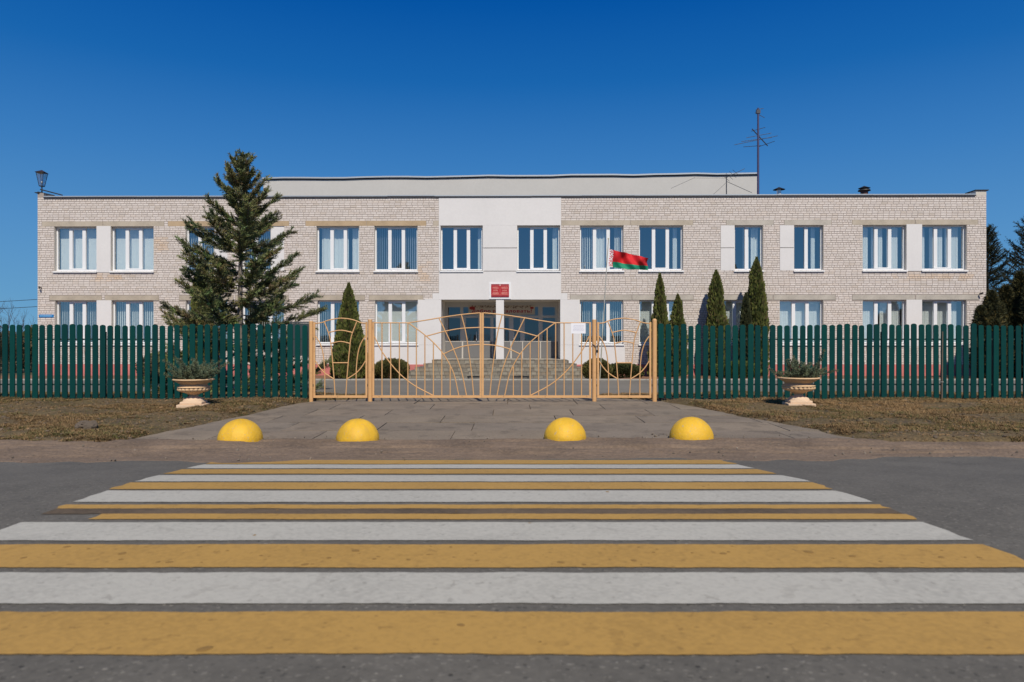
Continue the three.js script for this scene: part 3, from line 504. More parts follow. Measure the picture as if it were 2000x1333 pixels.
// ------------------------------------------------------------------ fence: green pickets on two rails, each picket its own board
function picketShape(h, w) { const s = new THREE.Shape(); s.moveTo(-w / 2, 0); s.lineTo(w / 2, 0); s.lineTo(w / 2, h - .035); s.quadraticCurveTo(w / 2 - .004, h - .012, w / 2 - .03, h - .004); s.quadraticCurveTo(0, h + .006, -w / 2 + .03, h - .004); s.quadraticCurveTo(-w / 2 + .004, h - .012, -w / 2, h - .035); s.closePath(); const g = new THREE.ExtrudeGeometry(s, { depth: .022, bevelEnabled: true, bevelSize: .003, bevelThickness: .003, bevelSegments: 1, curveSegments: 4 }); g.translate(0, 0, -.011); return g; }
const picketG = [1.60, 1.615, 1.59].map((h, i) => picketShape(h, [.108, .112, .104][i]));
function fence(x0, x1, label, seed) {
  const f = thing('picket_fence', label, 'fence', [0, 0, -15.36]), r = rng(seed), base = -.098;
  let x = x0; const n = Math.round((x1 - x0) / .1625), st = (x1 - x0) / n;
  for (let k = 0; k <= n; k++) { const px = x0 + st * k + (r() - .5) * .012, g = Math.floor(r() * 3); const m = part('picket', picketG[g], M.fencePaint[Math.floor(r() * 3)], f); m.position.set(px, base + (r() - .5) * .02 + .012 * Math.sin(px * .9), (r() - .5) * .006); m.rotation.z = (r() - .5) * .012; m.rotation.y = (r() - .5) * .05; }
  for (const y of [.30, 1.285]) part('rail', bx(x0 - .06, x1 + .06, y - .016 + base, y + .016 + base, -.056, -.02), M.fenceRail, f);
  for (let k = 0; k <= Math.ceil((x1 - x0) / 2.5); k++) { const px = Math.min(x0 + st * 15 * k, x1); part('post', bx(px - .025, px + .025, base - .5, 1.45 + base, -.118, -.057), M.fenceRail, f); }
}
fence(-13.8, -4.50, 'green picket fence running behind the lawn below the spruce', 101);
fence(3.24, 13.6, 'green picket fence running before the row of columnar thujas', 102);

// ------------------------------------------------------------------ gate
{
  const GX = px => (px - 1000) / 90, GY = py => 1.15 - (py - 666.5) / 90, Z = -15.33, r1 = .0125;
  const P = (px, py, z = 0) => V3(GX(px), GY(py), z);
  const flat = (px0, px1, py0, py1, z0, z1) => bx(GX(px0), GX(px1), GY(py1), GY(py0), z0, z1);
  const posts = [[603.5, 611.5, 629, 'tan metal gate post where the fence below the spruce ends'], [718.6, 727, 626, 'tan metal gate post between the double gate and the wicket below the spruce'], [1156.5, 1165, 626, 'tan metal gate post carrying the padlock'], [1274, 1283, 627, 'tan metal gate post with a ball cap beside the thuja fence']];
  posts.forEach(([a, b, t, l], i) => {
    const p = thing('gate_post', l, 'gate post', [GX((a + b) / 2), 0, Z], 0, 'posts of the entrance gate'); const w = (b - a) / 180;
    const g = new THREE.CylinderGeometry(w, w, GY(t) + .65, 20, 1); g.translate(0, (GY(t) - .65) / 2, 0); part('shaft', g, M.gatePaint, p);
    const c = i === 3 ? new THREE.SphereGeometry(w * 1.02, 14, 8, 0, 7, 0, 1.57) : new THREE.CylinderGeometry(w * .9, w * 1.06, .018, 20); c.translate(0, GY(t) + (i === 3 ? -.002 : .008), 0); part('cap', c, M.gatePaint, p);
    for (const py of [662, 753]) part('hinge', new THREE.CylinderGeometry(.012, .012, .05, 8).translate(i % 2 ? -w - .004 : w + .004, GY(py), .012), M.bark, p);
  });
  const bar = (pts, o, name = 'bar', r = r1) => part(name, tube(pts.map(q => P(q[0], q[1], q[2] || 0)), r, 24, 8), M.gatePaint, o);
  function frameOf(o, a, b, topY, split) { part('stile', [flat(a, a + 3.6, topY, 772.6, -.016, .016)], M.gatePaint, o); part('stile', [flat(b - 3.6, b, topY, 772.6, -.016, .016)], M.gatePaint, o); part('bottom_rail', flat(a, b, 772.7, 777.4, -.02, .02), M.gatePaint, o); }
  // wicket: drawn in pixels of the gate's own elevation, 7.014 per photograph pixel, mirrored about its middle
  function wicket(ox, flip, label) {
    const o = thing('wicket_gate', label, 'gate', [0, 0, Z]);
    const m = ([x, y]) => [ox + (flip ? 910 - x : x) / 7.014, 600 + y / 7.014];
    const a = ox + 85 / 7.014, b = ox + 825 / 7.014; frameOf(o, a, b, 629.5);
    bar([[108, 226], [190, 216], [300, 180], [430, 156], [470, 155], [600, 170], [690, 198], [730, 216], [805, 224]].map(m), o, 'top_arch');
    const A = [[112, 400], [160, 470], [200, 570], [225, 700], [239, 900], [240, 1212]], B = [[232, 203], [270, 300], [310, 420], [333, 600], [352, 800], [368, 1000], [381, 1212]], mir = q => q.map(([x, y]) => [910 - x, y]);
    for (const q of [A, B, mir(A), mir(B)]) bar(q.map(m), o);
    for (const q of [[[288, 350], [455, 320], [620, 350]], [[320, 500], [455, 474], [588, 500]], [[348, 765], [562, 765]], [[112, 740], [170, 830], [240, 905], [362, 985]], [[798, 740], [740, 830], [670, 905], [548, 985]]]) bar(q.map(m), o, 'cross_bar');
    return o;
  }
  wicket(600, false, 'tan wicket gate with curved bars before the single tall cone thuja');
  wicket(1154.3, true, 'tan wicket gate with curved bars beside the padlocked post');
  function leaf(s, label) {  // s = 1: as drawn for the half towards the spruce; -1: mirrored about the meeting stile
    const o = thing('gate_leaf', label, 'gate', [0, 0, Z]), m = ([x, y]) => [s > 0 ? x : 2 * 940.9 - x, y];
    const e = [[727.4, 731], [936.9, 940.6]].map(q => q.map(x => m([x, 0])[0]).sort((p, q) => p - q));
    part('stile', flat(e[0][0], e[0][1], 629.5, 772.6, -.016, .016), M.gatePaint, o); part('stile', flat(e[1][0], e[1][1], 611, 772.6, -.018, .018), M.gatePaint, o);
    const lo = Math.min(e[0][0], e[1][0]), hi = Math.max(e[0][1], e[1][1]); part('bottom_rail', flat(lo, hi, 772.7, 777.4, -.02, .02), M.gatePaint, o);
    bar([[731, 631], [797.4, 631]].map(m), o, 'top_arch'); bar([[797.4, 631], [830, 626], [861, 620.8], [901, 615], [937, 611.6]].map(m), o, 'top_arch');
    bar([[797.4, 631], [815, 643.5], [832.5, 657], [850, 673], [866, 692], [885, 727], [896, 772.5]].map(m), o, 'cross_bar');
    bar([[832.5, 657], [869, 647.5], [901.4, 642], [937, 640]].map(m), o, 'cross_bar'); bar([[866, 692], [890.6, 681], [912, 675.5], [937, 673.5]].map(m), o, 'cross_bar');
    bar([[911, 772.5], [901, 725], [885, 681], [869, 646], [857, 621.4]].map(m), o); bar([[925, 772.5], [921, 730], [915, 684], [909.5, 649], [901, 615]].map(m), o);
    for (const [x, y] of [[746, 631], [763, 631], [780, 631], [796.6, 631], [813.2, 642], [829.8, 655], [846.4, 669.5], [862.8, 688], [879.2, 716]]) bar([[x, 772.6], [x, y]].map(m), o);
    bar([[731, 657], [746, 687], [777, 727], [807, 752], [845, 772.5]].map(m), o, 'cross_bar');
    return o;
  }
  leaf(1, 'tan double gate leaf with sunray bars next to the spruce side wicket'); leaf(-1, 'tan double gate leaf with sunray bars holding the white notice');
  // notice sheet on the gate
  const cv = document.createElement('canvas'); cv.width = 256; cv.height = 180; const c = cv.getContext('2d'), r = rng(91); c.fillStyle = '#eeeef4'; c.fillRect(0, 0, 256, 180); c.fillStyle = '#a9a9c0'; for (const y of [40, 62, 84, 106, 128]) { let x = 30 + r() * 20; while (x < 220) { const l = 4 + r() * 9; c.fillRect(x, y, l, 7); x += l + 4; } }
  const tx = new THREE.CanvasTexture(cv); tx.colorSpace = THREE.SRGBColorSpace;
  const pg = new THREE.PlaneGeometry(.315, .225, 10, 2), pp = pg.attributes.position; for (let i = 0; i < pp.count; i++) pp.setZ(i, .006 * Math.sin(pp.getX(i) * 14) + .003 * pp.getY(i)); pg.computeVertexNormals();
  const note = top('paper_notice', pg, new THREE.MeshStandardMaterial({ map: tx, roughness: .8, side: THREE.DoubleSide })); note.position.set(GX(1129.5), GY(641.7), Z + .022); tag(note, 'white paper notice with faint print fixed to the gate bars', 'notice');
  const pl = thing('padlock', 'small dark padlock and chain between the gate post and wicket', 'padlock', [GX(1165.4), GY(684), Z + .03]);
  part('body', new RoundedBoxGeometry(.05, .06, .022, 2, .006).translate(0, -.03, .05), M.dark, pl); part('shackle', tube([V3(-.016, 0, .05), V3(-.018, .05, .045), V3(0, .075, .04), V3(.018, .05, .045), V3(.016, 0, .05)], .006, 16), M.steel, pl);
  part('chain', [tube([V3(0, .07, .04), V3(.03, .12, .03), V3(.05, .17, .0), V3(.06, .19, -.06)], .009, 10), tube([V3(-.01, .06, .04), V3(-.06, .1, .03), V3(-.1, .12, -.03)], .009, 10)], M.steel, pl);
}

// ------------------------------------------------------------------ yellow concrete hemispheres
[[-3.77, 9.80, .302, 'yellow hemisphere bollard at the lawn edge, before the urn below the spruce'], [-2.15, 9.85, .298, 'yellow hemisphere bollard in line with the wicket below the spruce'], [.75, 9.98, .300, 'yellow hemisphere bollard in line with the padlocked gate post'], [2.54, 10.0, .308, 'yellow hemisphere bollard outside the gate post with the ball cap']].forEach(([x, d, R, l], k) => {
  const pts = []; for (let i = 0; i <= 22; i++) { const a = i / 22 * Math.PI / 2; pts.push(new THREE.Vector2(Math.max(.0005, R * Math.cos(a) * (1 - .015 * Math.exp(-i * .8))), R * Math.sin(a) * 1.0)); }
  pts.unshift(new THREE.Vector2(R * .985, -.06));
  const g = new THREE.LatheGeometry(pts, 64), p = g.attributes.position, u = g.attributes.uv;
  for (let i = 0; i < p.count; i++) { const X = p.getX(i), Y = p.getY(i), Zz = p.getZ(i), n = (noise2(X * 9 + k * 7, Y * 9 + Zz * 5, 60) - .5) * .022; const a = Math.atan2(Zz, X), chip = Y < .03 ? -.012 * sstep(.55, .75, noise2(Math.cos(a) * 6 + k * 3, Math.sin(a) * 6, 61)) : 0; const f = 1 + n + chip; p.setXYZ(i, X * f, Y * f, Zz * f); u.setXY(i, u.getX(i) * 2.2 + k * .37, u.getY(i) * .5 + k * .2); }
  g.computeVertexNormals(); const m = top('hemisphere_bollard', g, M.domeYellow); m.position.set(x, gy(d) + .002, -d); m.rotation.y = k * 1.3; tag(m, l, 'bollard', 'yellow hemisphere bollards before the gate');
});

// ------------------------------------------------------------------ foliage
function leafMesh(name, parent, pos, colr) {
  const g = new THREE.BufferGeometry(); g.setAttribute('position', new THREE.Float32BufferAttribute(pos, 3)); g.setAttribute('color', new THREE.Float32BufferAttribute(colr, 3)); g.computeVertexNormals();
  return part(name, g, M.foliage, parent);
}
// a tuft of needles round point p pointing along dir
function tuft(pos, cl, p, dir, n, len, wid, c, r, splay = .9) {
  const up = Math.abs(dir.y) < .9 ? V3(0, 1, 0) : V3(1, 0, 0), a = dir.clone().cross(up).normalize(), b = dir.clone().cross(a);
  for (let k = 0; k < n; k++) {
    const t = r() * 6.283, s = splay * (.5 + r() * .7), ox = Math.cos(t) * s, oy = Math.sin(t) * s;
    const d = V3(dir.x + a.x * ox + b.x * oy, dir.y + a.y * ox + b.y * oy, dir.z + a.z * ox + b.z * oy).normalize(), L = len * (.7 + r() * .6);
    const w = d.clone().cross(V3(r() - .5, r() - .5, r() - .5)).normalize().multiplyScalar(wid * .5), q = .75 + r() * .5;
    pos.push(p.x - w.x, p.y - w.y, p.z - w.z, p.x + w.x, p.y + w.y, p.z + w.z, p.x + d.x * L, p.y + d.y * L, p.z + d.z * L);
    for (let i = 0; i < 3; i++) cl.push(c[0] * q, c[1] * q, c[2] * q);
  }
}
function spruce(name, label, base, H, R, seed, opt = {}) {
  const o = thing(name, label, 'tree', base), r = rng(seed), pos = [], cl = [], wood = [];
  const lean = opt.lean || 0, axis = h => V3(lean * h, h, .03 * Math.sin(h));
  for (let i = 0; i < 10; i++) { const a = H * i / 10, b = H * (i + 1) / 10; wood.push(rod(axis(a), axis(b), lerp(H * .017, .008, i / 10), lerp(H * .017, .008, (i + 1) / 10), 8)); }
  part('trunk', wood, opt.bark || M.bark, o);
  const br = [], cols = opt.cols || [[.165, .182, .07], [.195, .202, .078], [.135, .156, .07], [.215, .206, .085]];
  let h = opt.h0 || .25, lev = 0;
  while (h < H * .985) {
    const t = h / H, n = t > .9 ? 4 : 5 + Math.floor(r() * 2.5), L0 = R * Math.pow(1 - t, opt.taper || .86) * (t < .12 ? .8 + t * 1.7 : 1) + .1, a0 = r() * 6.28;
    for (let k = 0; k < n; k++) {
      if (r() < (opt.gap || .08)) continue;
      const az = a0 + k / n * 6.283 + (r() - .5) * .6, L = L0 * (.74 + r() * .34 + (r() < .1 ? .22 : 0)), el = lerp(-.12, .95, Math.pow(t, 1.5)) + (r() - .5) * .3, hh = h + (r() - .5) * .2;
      const dir = V3(Math.cos(az), 0, Math.sin(az)), pts = [], side = V3(-dir.z, 0, dir.x), N = Math.max(4, Math.round(L / .16)), bend = (r() - .5) * .3;
      for (let i = 0; i <= N; i++) { const s = i / N; pts.push(axis(hh).addScaledVector(dir, L * s * Math.cos(el)).addScaledVector(side, bend * s * s * L).add(V3(0, L * (s * Math.sin(el) - .16 * Math.sin(s * Math.PI) * (1 - t) + .12 * s * s), 0))); }
      br.push(tube(pts, .006 + L * .006, N, 4));
      const cb = cols[Math.floor(r() * cols.length)], m = opt.dens || 1;
      for (let i = 1; i <= N; i++) {
        const s = i / N, p = pts[i], fw = pts[i].clone().sub(pts[i - 1]).normalize();
        const plump = opt.plump && L > .35, from = plump ? .27 - .1 * t : .18;
        if (s > (plump ? .4 : .25)) for (let q = 0; q < 4; q++) tuft(pos, cl, pts[i - 1].clone().lerp(p, q / 4), fw, plump ? 10 : 7, .09, .022, cb, r, plump ? 1.2 : .9);
        if (s < from) continue;
        if (plump) {   // short bushy shoots all round the outer part of the bough
          for (let dup = 0; dup < 8; dup++) {
            const tl = (.10 + .16 * L * (1 - s * .55)) * (.55 + r() * .7), an = r() * 6.283, cx = Math.cos(an), td = fw.clone().multiplyScalar(.9).addScaledVector(side, cx * 1.0).add(V3(0, Math.sin(an) * .55 + .15, 0)).normalize(), st = pts[i - 1].clone().lerp(p, r()), K = Math.max(2, Math.round(tl / .04)), cc = [cb[0] * (.8 + r() * .4), cb[1] * (.8 + r() * .4), cb[2] * (.8 + r() * .4)];
            for (let q = 0; q <= K; q++) tuft(pos, cl, st.clone().addScaledVector(td, tl * q / K), td, 6, .075, .021, cc, r, 1.0);
          }
          continue;
        }
        for (const sd of [-1, 1]) for (let dup = 0; dup < (opt.dup || 2); dup++) {
          if (r() < .12) continue;
          const tl = (.13 + .36 * L * (1 - s * .8) * (.5 + r() * .6)) * (s < .35 ? .7 : 1) * (opt.twig || 1), td = fw.clone().multiplyScalar(.75).addScaledVector(side, sd * (.75 + r() * .3)).add(V3(0, -.05 + (r() - .5) * .9, 0)).normalize();
          const st = pts[i - 1].clone().lerp(p, r()), K = Math.max(2, Math.round(tl / .05 * m)), cc = [cb[0] * (.85 + r() * .3), cb[1] * (.85 + r() * .3), cb[2]];
          for (let q = 0; q <= K; q++) { const e = q / K, pp = st.clone().addScaledVector(td, tl * e); pp.y += .06 * tl * e * e; tuft(pos, cl, pp, td, 5, .08, .021, cc, r); }
          if (tl > .2) br.push(rod(st, st.clone().addScaledVector(td, tl * .8), .005, .002, 3));
        }
      }
    }
    h += lerp(opt.step || .30, opt.plump ? .21 : .16, t) * (.8 + r() * .4); lev++;
  }
  tuft(pos, cl, axis(H - .1), V3(0, 1, 0), 30, .16, .02, cols[1], r, .5);
  if (opt.extra) opt.extra(pos, cl, br, r, cols);
  part('branches', br.map(clean), opt.bark || M.bark, o); leafMesh('crown', o, pos, cl); return o;
}
// columnar or conical thuja: upright fans of scale leaf spread through the crown's skin
function thuja(label, x, d, H, R, seed, opt = {}) {
  const o = thing('thuja', label, 'tree', [x, gy(d) - .02, -d], 0, opt.group), r = rng(seed), pos = [], cl = [];
  const prof0 = opt.prof || (t => (t < .18 ? .86 + .14 * t / .18 : Math.pow(1 - (t - .18) / .82, .72)));
  const prof_ = t => prof0(Math.min(t, .9995));
  const lump = (t, a) => .66 + .68 * noise2(Math.cos(a) * 1.5 + 5 + seed, t * H * 2.2 + Math.sin(a) * 1.5, 70 + seed % 5);
  const N = Math.round((opt.n || 9000) * 1.35), cols = opt.cols || [[.098, .118, .022], [.122, .142, .028], [.075, .096, .02], [.15, .155, .034], [.125, .1, .038]];
  for (let k = 0; k < N; k++) {
    let t = Math.pow(r(), 1.25); if (r() < .03) t = .9 + r() * .12; const a = r() * 6.283, rr = R * prof_(t) * lump(t, a) * (r() < .68 ? .82 + r() * .2 : .15 + r() * .68);
    const p = V3(Math.cos(a) * rr, t * H * .97 + .04, Math.sin(a) * rr), out = V3(Math.cos(a), 0, Math.sin(a));
    const up = V3((r() - .5) * .5, 1, (r() - .5) * .5).addScaledVector(out, .3 + r() * .4).normalize(), wv = V3(r() - .5, (r() - .5) * .3, r() - .5).cross(up).normalize(), s = (opt.leaf || .135) * (.6 + r() * .8) * (1 - .45 * sstep(.85, 1, t)), c = cols[Math.floor(Math.pow(r(), 1.2) * cols.length)], q = .75 + r() * .5;
    const A = p, B = p.clone().addScaledVector(up, s * .55).addScaledVector(wv, s * .34), C = p.clone().addScaledVector(up, s * 1.15), D = p.clone().addScaledVector(up, s * .5).addScaledVector(wv, -s * .34);
    for (const v of [A, B, C, A, C, D]) { pos.push(v.x, v.y, v.z); cl.push(c[0] * q, c[1] * q, c[2] * q); }
  }
  part('trunk', rod(V3(0, -.1, 0), V3(0, H * .5, 0), .05, .02), M.bark, o);
  leafMesh('crown', o, pos, cl); return o;
}
const Yb = (px, d) => (px - 1000) / 1380 * d;
spruce('spruce_tree', 'tall dark green spruce with ragged open branches behind the picket fence', [Yb(470, 18.6), gy(18.6) - .05, -18.6], 6.15, 2.3, 431, { lean: -.004, gap: .17, step: .31, taper: .68, dup: 2, plump: true, bark: mat(.2, .17, .145, .95),
  extra: (pos, cl, br, r, cols) => { // one long stray bough reaching out over the gate side
    const pts = [[.35, .9], [.9, 1.12], [1.35, 1.5], [1.75, 1.92], [2.2, 2.12]].map(([x, y]) => V3(x, y + .05, .5)); const c = new THREE.CatmullRomCurve3(pts); br.push(tube(pts, .014, 14, 5));
    for (let i = 6; i <= 30; i++) { const p = c.getPoint(i / 30), f = c.getTangent(i / 30); if (i > 20 || i % 3 === 0) for (let k = 0; k < 6; k++) { const td = f.clone().add(V3((r() - .5) * 1.2, (r() - .5) * .7, (r() - .5) * 1.6)).normalize(); for (let q = 0; q < 5; q++) tuft(pos, cl, p.clone().addScaledVector(td, q * .05), td, 6, .075, .017, cols[k % 4], r); } }
  } });
const gT = 'columnar thujas before the brick wall';
thuja('tall cone shaped thuja standing alone before the window beside the wicket', Yb(681, 27.3), 27.3, 3.68, .64, 11, { n: 15000, prof: t => t < .12 ? .9 + t * .8 : Math.pow(1 - (t - .12) / .88, .85) });
thuja('broad thuja behind the spruce, standing against the brick wall', Yb(394, 28.6), 28.6, 4.95, .55, 12, { n: 11000 });
thuja('pointed tall thuja next to the shorter thuja and the ball capped post', Yb(1289, 29.9), 29.9, 4.35, .45, 13, { n: 9000, group: gT, prof: t => t < .1 ? .95 + t * .5 : Math.pow(1 - (t - .1) / .9, .75) });
thuja('shorter thuja leaning against the pointed tall thuja', Yb(1324, 29.7), 29.7, 3.45, .40, 14, { n: 8000, group: gT });
thuja('slim thuja standing alone on bare brick beside its own shadow', Yb(1399, 30.25), 30.25, 4.55, .40, 15, { n: 9000, group: gT, prof: t => t < .4 ? .92 + t * .2 : Math.pow(1 - (t - .4) / .6, .55) });
thuja('tallest slim thuja, reaching the upper window with the open curtains', Yb(1478, 29.85), 29.85, 5.05, .42, 16, { n: 10000, group: gT, prof: t => t < .4 ? .92 + t * .2 : Math.pow(1 - (t - .4) / .6, .6) });
thuja('small dark thuja tucked beside the tallest slim thuja', Yb(1457, 29.6), 29.6, 3.5, .30, 17, { n: 6000, group: gT, cols: [[.035, .045, .015], [.05, .055, .016], [.04, .05, .012]] });
// clipped ball shrubs and low hedge
function bush(label, x, d, rx, ry, rz, seed, n, cols, leaf = .06) {
  const o = thing('clipped_shrub', label, 'shrub', [x, gy(d) - .02, -d]), r = rng(seed), pos = [], cl = [];
  for (let k = 0; k < n * 1.8; k++) {
    const z = r() * 1.9 - .9, a = r() * 6.283, q = Math.sqrt(Math.max(0, 1 - z * z)), lm_ = (.84 + .34 * noise2(Math.cos(a) * 2 + z * 2 + seed, Math.sin(a) * 2 + 9, 80)) * (r() < .62 ? .86 + r() * .16 : .1 + r() * .78);
    const dir = V3(Math.cos(a) * q, z, Math.sin(a) * q), p = V3(dir.x * rx * lm_, ry * .5 + dir.y * ry * .55 * lm_, dir.z * rz * lm_); if (p.y < 0) p.y = r() * .1;
    const up = dir.clone().add(V3(r() - .5, .5 + r() * .5, r() - .5)).normalize(), wv = V3(r() - .5, r() - .5, r() - .5).cross(up).normalize(), s = leaf * (.6 + r() * .8), c = cols[Math.floor(r() * cols.length)], w = .7 + r() * .6;
    const B = p.clone().addScaledVector(up, s * .5).addScaledVector(wv, s * .35), C = p.clone().addScaledVector(up, s), D = p.clone().addScaledVector(up, s * .5).addScaledVector(wv, -s * .35);
    for (const v of [p, B, C, p, C, D]) { pos.push(v.x, v.y, v.z); cl.push(c[0] * w, c[1] * w, c[2] * w); }
  }
  part('stem', rod(V3(0, -.05, 0), V3(0, ry * .4, 0), .04, .03), M.bark, o); leafMesh('foliage', o, pos, cl); return o;
}
const olive = [[.10, .092, .02], [.08, .078, .018], [.125, .105, .026], [.07, .074, .02]];
bush('round clipped olive shrub beside the entrance steps', Yb(765, 27.1), 27.1, .64, .72, .6, 41, 6000, olive);
bush('low dark shrub next to the round clipped shrub', Yb(735, 27.4), 27.4, .42, .5, .4, 42, 3000, olive);
bush('rounded clipped shrub behind the padlocked gate post', Yb(1166, 27.2), 27.2, .52, .74, .5, 43, 4500, olive);
bush('low clipped hedge shrub behind the wicket, next to the flagpole', Yb(1216, 28.2), 28.2, .82, .55, .45, 44, 5500, [[.06, .072, .016], [.075, .085, .02], [.05, .055, .014]]);
bush('bright green low shrub before the slim thuja, behind the pickets', Yb(1440, 28.4), 28.4, .95, .62, .4, 45, 5000, [[.10, .13, .022], [.13, .15, .03], [.08, .10, .02]]);
// conifers beyond the end of the school
const darkC = [[.022, .032, .014], [.032, .04, .016], [.045, .05, .018], [.026, .036, .02]];
spruce('fir_tree', 'dark fir rising behind the corner of the school', [Yb(1930, 38), gy(38) - .05, -38], 7.75, 3.1, 71, { cols: darkC, twig: 1.0, dens: .6, step: .36, gap: .04 });
spruce('fir_tree', 'dark ragged fir beyond the yew bushes at the end of the fence', [Yb(2012, 33), gy(33) - .05, -33], 7.6, 2.7, 72, { cols: darkC, twig: 1.0, dens: .6, step: .42, gap: .2 });
const yew = [[.030, .036, .012], [.050, .052, .014], [.075, .070, .018], [.03, .034, .012], [.12, .09, .022]];
function yewBush(label, x, d, stems, seed) {   // several upright shoots of unequal height from one root
  const o = thing('yew_bush', label, 'bush', [x, gy(d) - .03, -d]), r = rng(seed), pos = [], cl = [], br = [];
  for (const [sx, sz, h, rad] of stems) {
    br.push(rod(V3(sx * .3, 0, sz * .3), V3(sx, h * .8, sz), .05, .012));
    const n = Math.round(h * rad * 2600);
    for (let k = 0; k < n; k++) {
      const t = Math.pow(r(), .9), a = r() * 6.283, w = rad * (t < .25 ? .7 + t * 1.2 : Math.pow(1 - (t - .25) / .75, .6)), q = w * Math.sqrt(r()) * (.62 + .8 * noise2(Math.cos(a) * 1.7 + sx * 3 + seed, t * h * 1.9 + Math.sin(a) * 1.7, 88));
      const p = V3(lerp(sx * .3, sx, t) + Math.cos(a) * q, t * h + .05, lerp(sz * .3, sz, t) + Math.sin(a) * q), dir = V3(Math.cos(a) * .8, .5 + r() * .7, Math.sin(a) * .8).normalize();
      tuft(pos, cl, p, dir, 3, .15, .045, yew[Math.floor(Math.pow(r(), 1.3) * 5)], r, .8);
    }
  }
  part('stems', br, M.bark, o); leafMesh('foliage', o, pos, cl);
}
yewBush('dark yew bush hugging the corner of the school', Yb(1930, 27.6), 27.6, [[-.35, .1, 2.75, .5], [.15, 0, 3.35, .55], [.5, -.1, 2.9, .5], [0, .4, 2.2, .5]], 51);
yewBush('taller dark yew bush past the school corner', Yb(1978, 28.2), 28.2, [[-.35, .1, 3.6, .6], [.3, 0, 4.15, .62], [.7, -.1, 3.7, .6], [.1, .5, 3.0, .6]], 52);
yewBush('dark yew bush at the far end of the picket fence', Yb(2035, 27.4), 27.4, [[-.5, .1, 3.7, .6], [.2, 0, 4.4, .7], [.1, .5, 3.2, .6]], 53);

// bare trees and brush beyond the other end of the school
function bareTree(name, label, x, d, H, seed, barkM, spreadA = .55) {
  const o = thing(name, label, 'tree', [x, gy(d) - .05, -d], 0), r = rng(seed), tr = [], tw = [];
  (function grow(p, dir, L, rad, lev) {
    const q = p.clone().addScaledVector(dir, L); (lev < 2 ? tr : tw).push(rod(p, q, rad, rad * .68, lev < 2 ? 7 : 4)); if (lev > 5 || rad < .004) return;
    const n = lev === 0 ? 4 : 2 + Math.floor(r() * 2); for (let k = 0; k < n; k++) { const d2 = dir.clone().add(V3(r() - .5, (r() - .3) * .6, r() - .5).multiplyScalar(spreadA * 2.4)).normalize(); grow(p.clone().lerp(q, .55 + r() * .45), d2, L * (.55 + r() * .28), rad * (.5 + r() * .14), lev + 1); }
  })(V3(0, 0, 0), V3((r() - .5) * .1, 1, 0).normalize(), H * .34, H * .013, 0);
  part('trunk', tr, barkM, o); part('crown', tw, mat(.07, .055, .06, 1), o); return o;
}
const birch = mat(.55, .52, .48, .9), brown = mat(.09, .07, .055, 1);
bareTree('bare_tree', 'bare apple tree with a spiky crown beyond the school corner', Yb(14, 44), 44, 4.6, 301, brown, .6);
bareTree('bare_tree', 'smaller bare tree near the school corner below the wires', Yb(62, 42), 42, 3.5, 302, brown, .6);
bareTree('birch_tree', 'young white trunked birch seen between the pickets', Yb(34, 40), 40, 3.3, 303, birch, .35);
bareTree('birch_tree', 'thin white birch at the end of the picket fence', Yb(22, 38), 38, 3.1, 304, birch, .35);
const brownB = [[.10, .075, .045], [.08, .06, .035], [.12, .09, .05], [.07, .075, .03]];
bush('tangled brown shrub beyond the school corner', Yb(5, 36), 36, 1.3, 1.9, .9, 61, 4000, brownB, .1); bush('green brown shrub close to the school corner', Yb(66, 38), 38, .7, 2.2, .7, 62, 4000, [[.06, .08, .02], [.09, .08, .03]], .1);
bush('leafless brown hedge shrub below the spruce', Yb(330, 24.5), 24.5, 1.1, 1.0, .6, 63, 2500, brownB, .08);

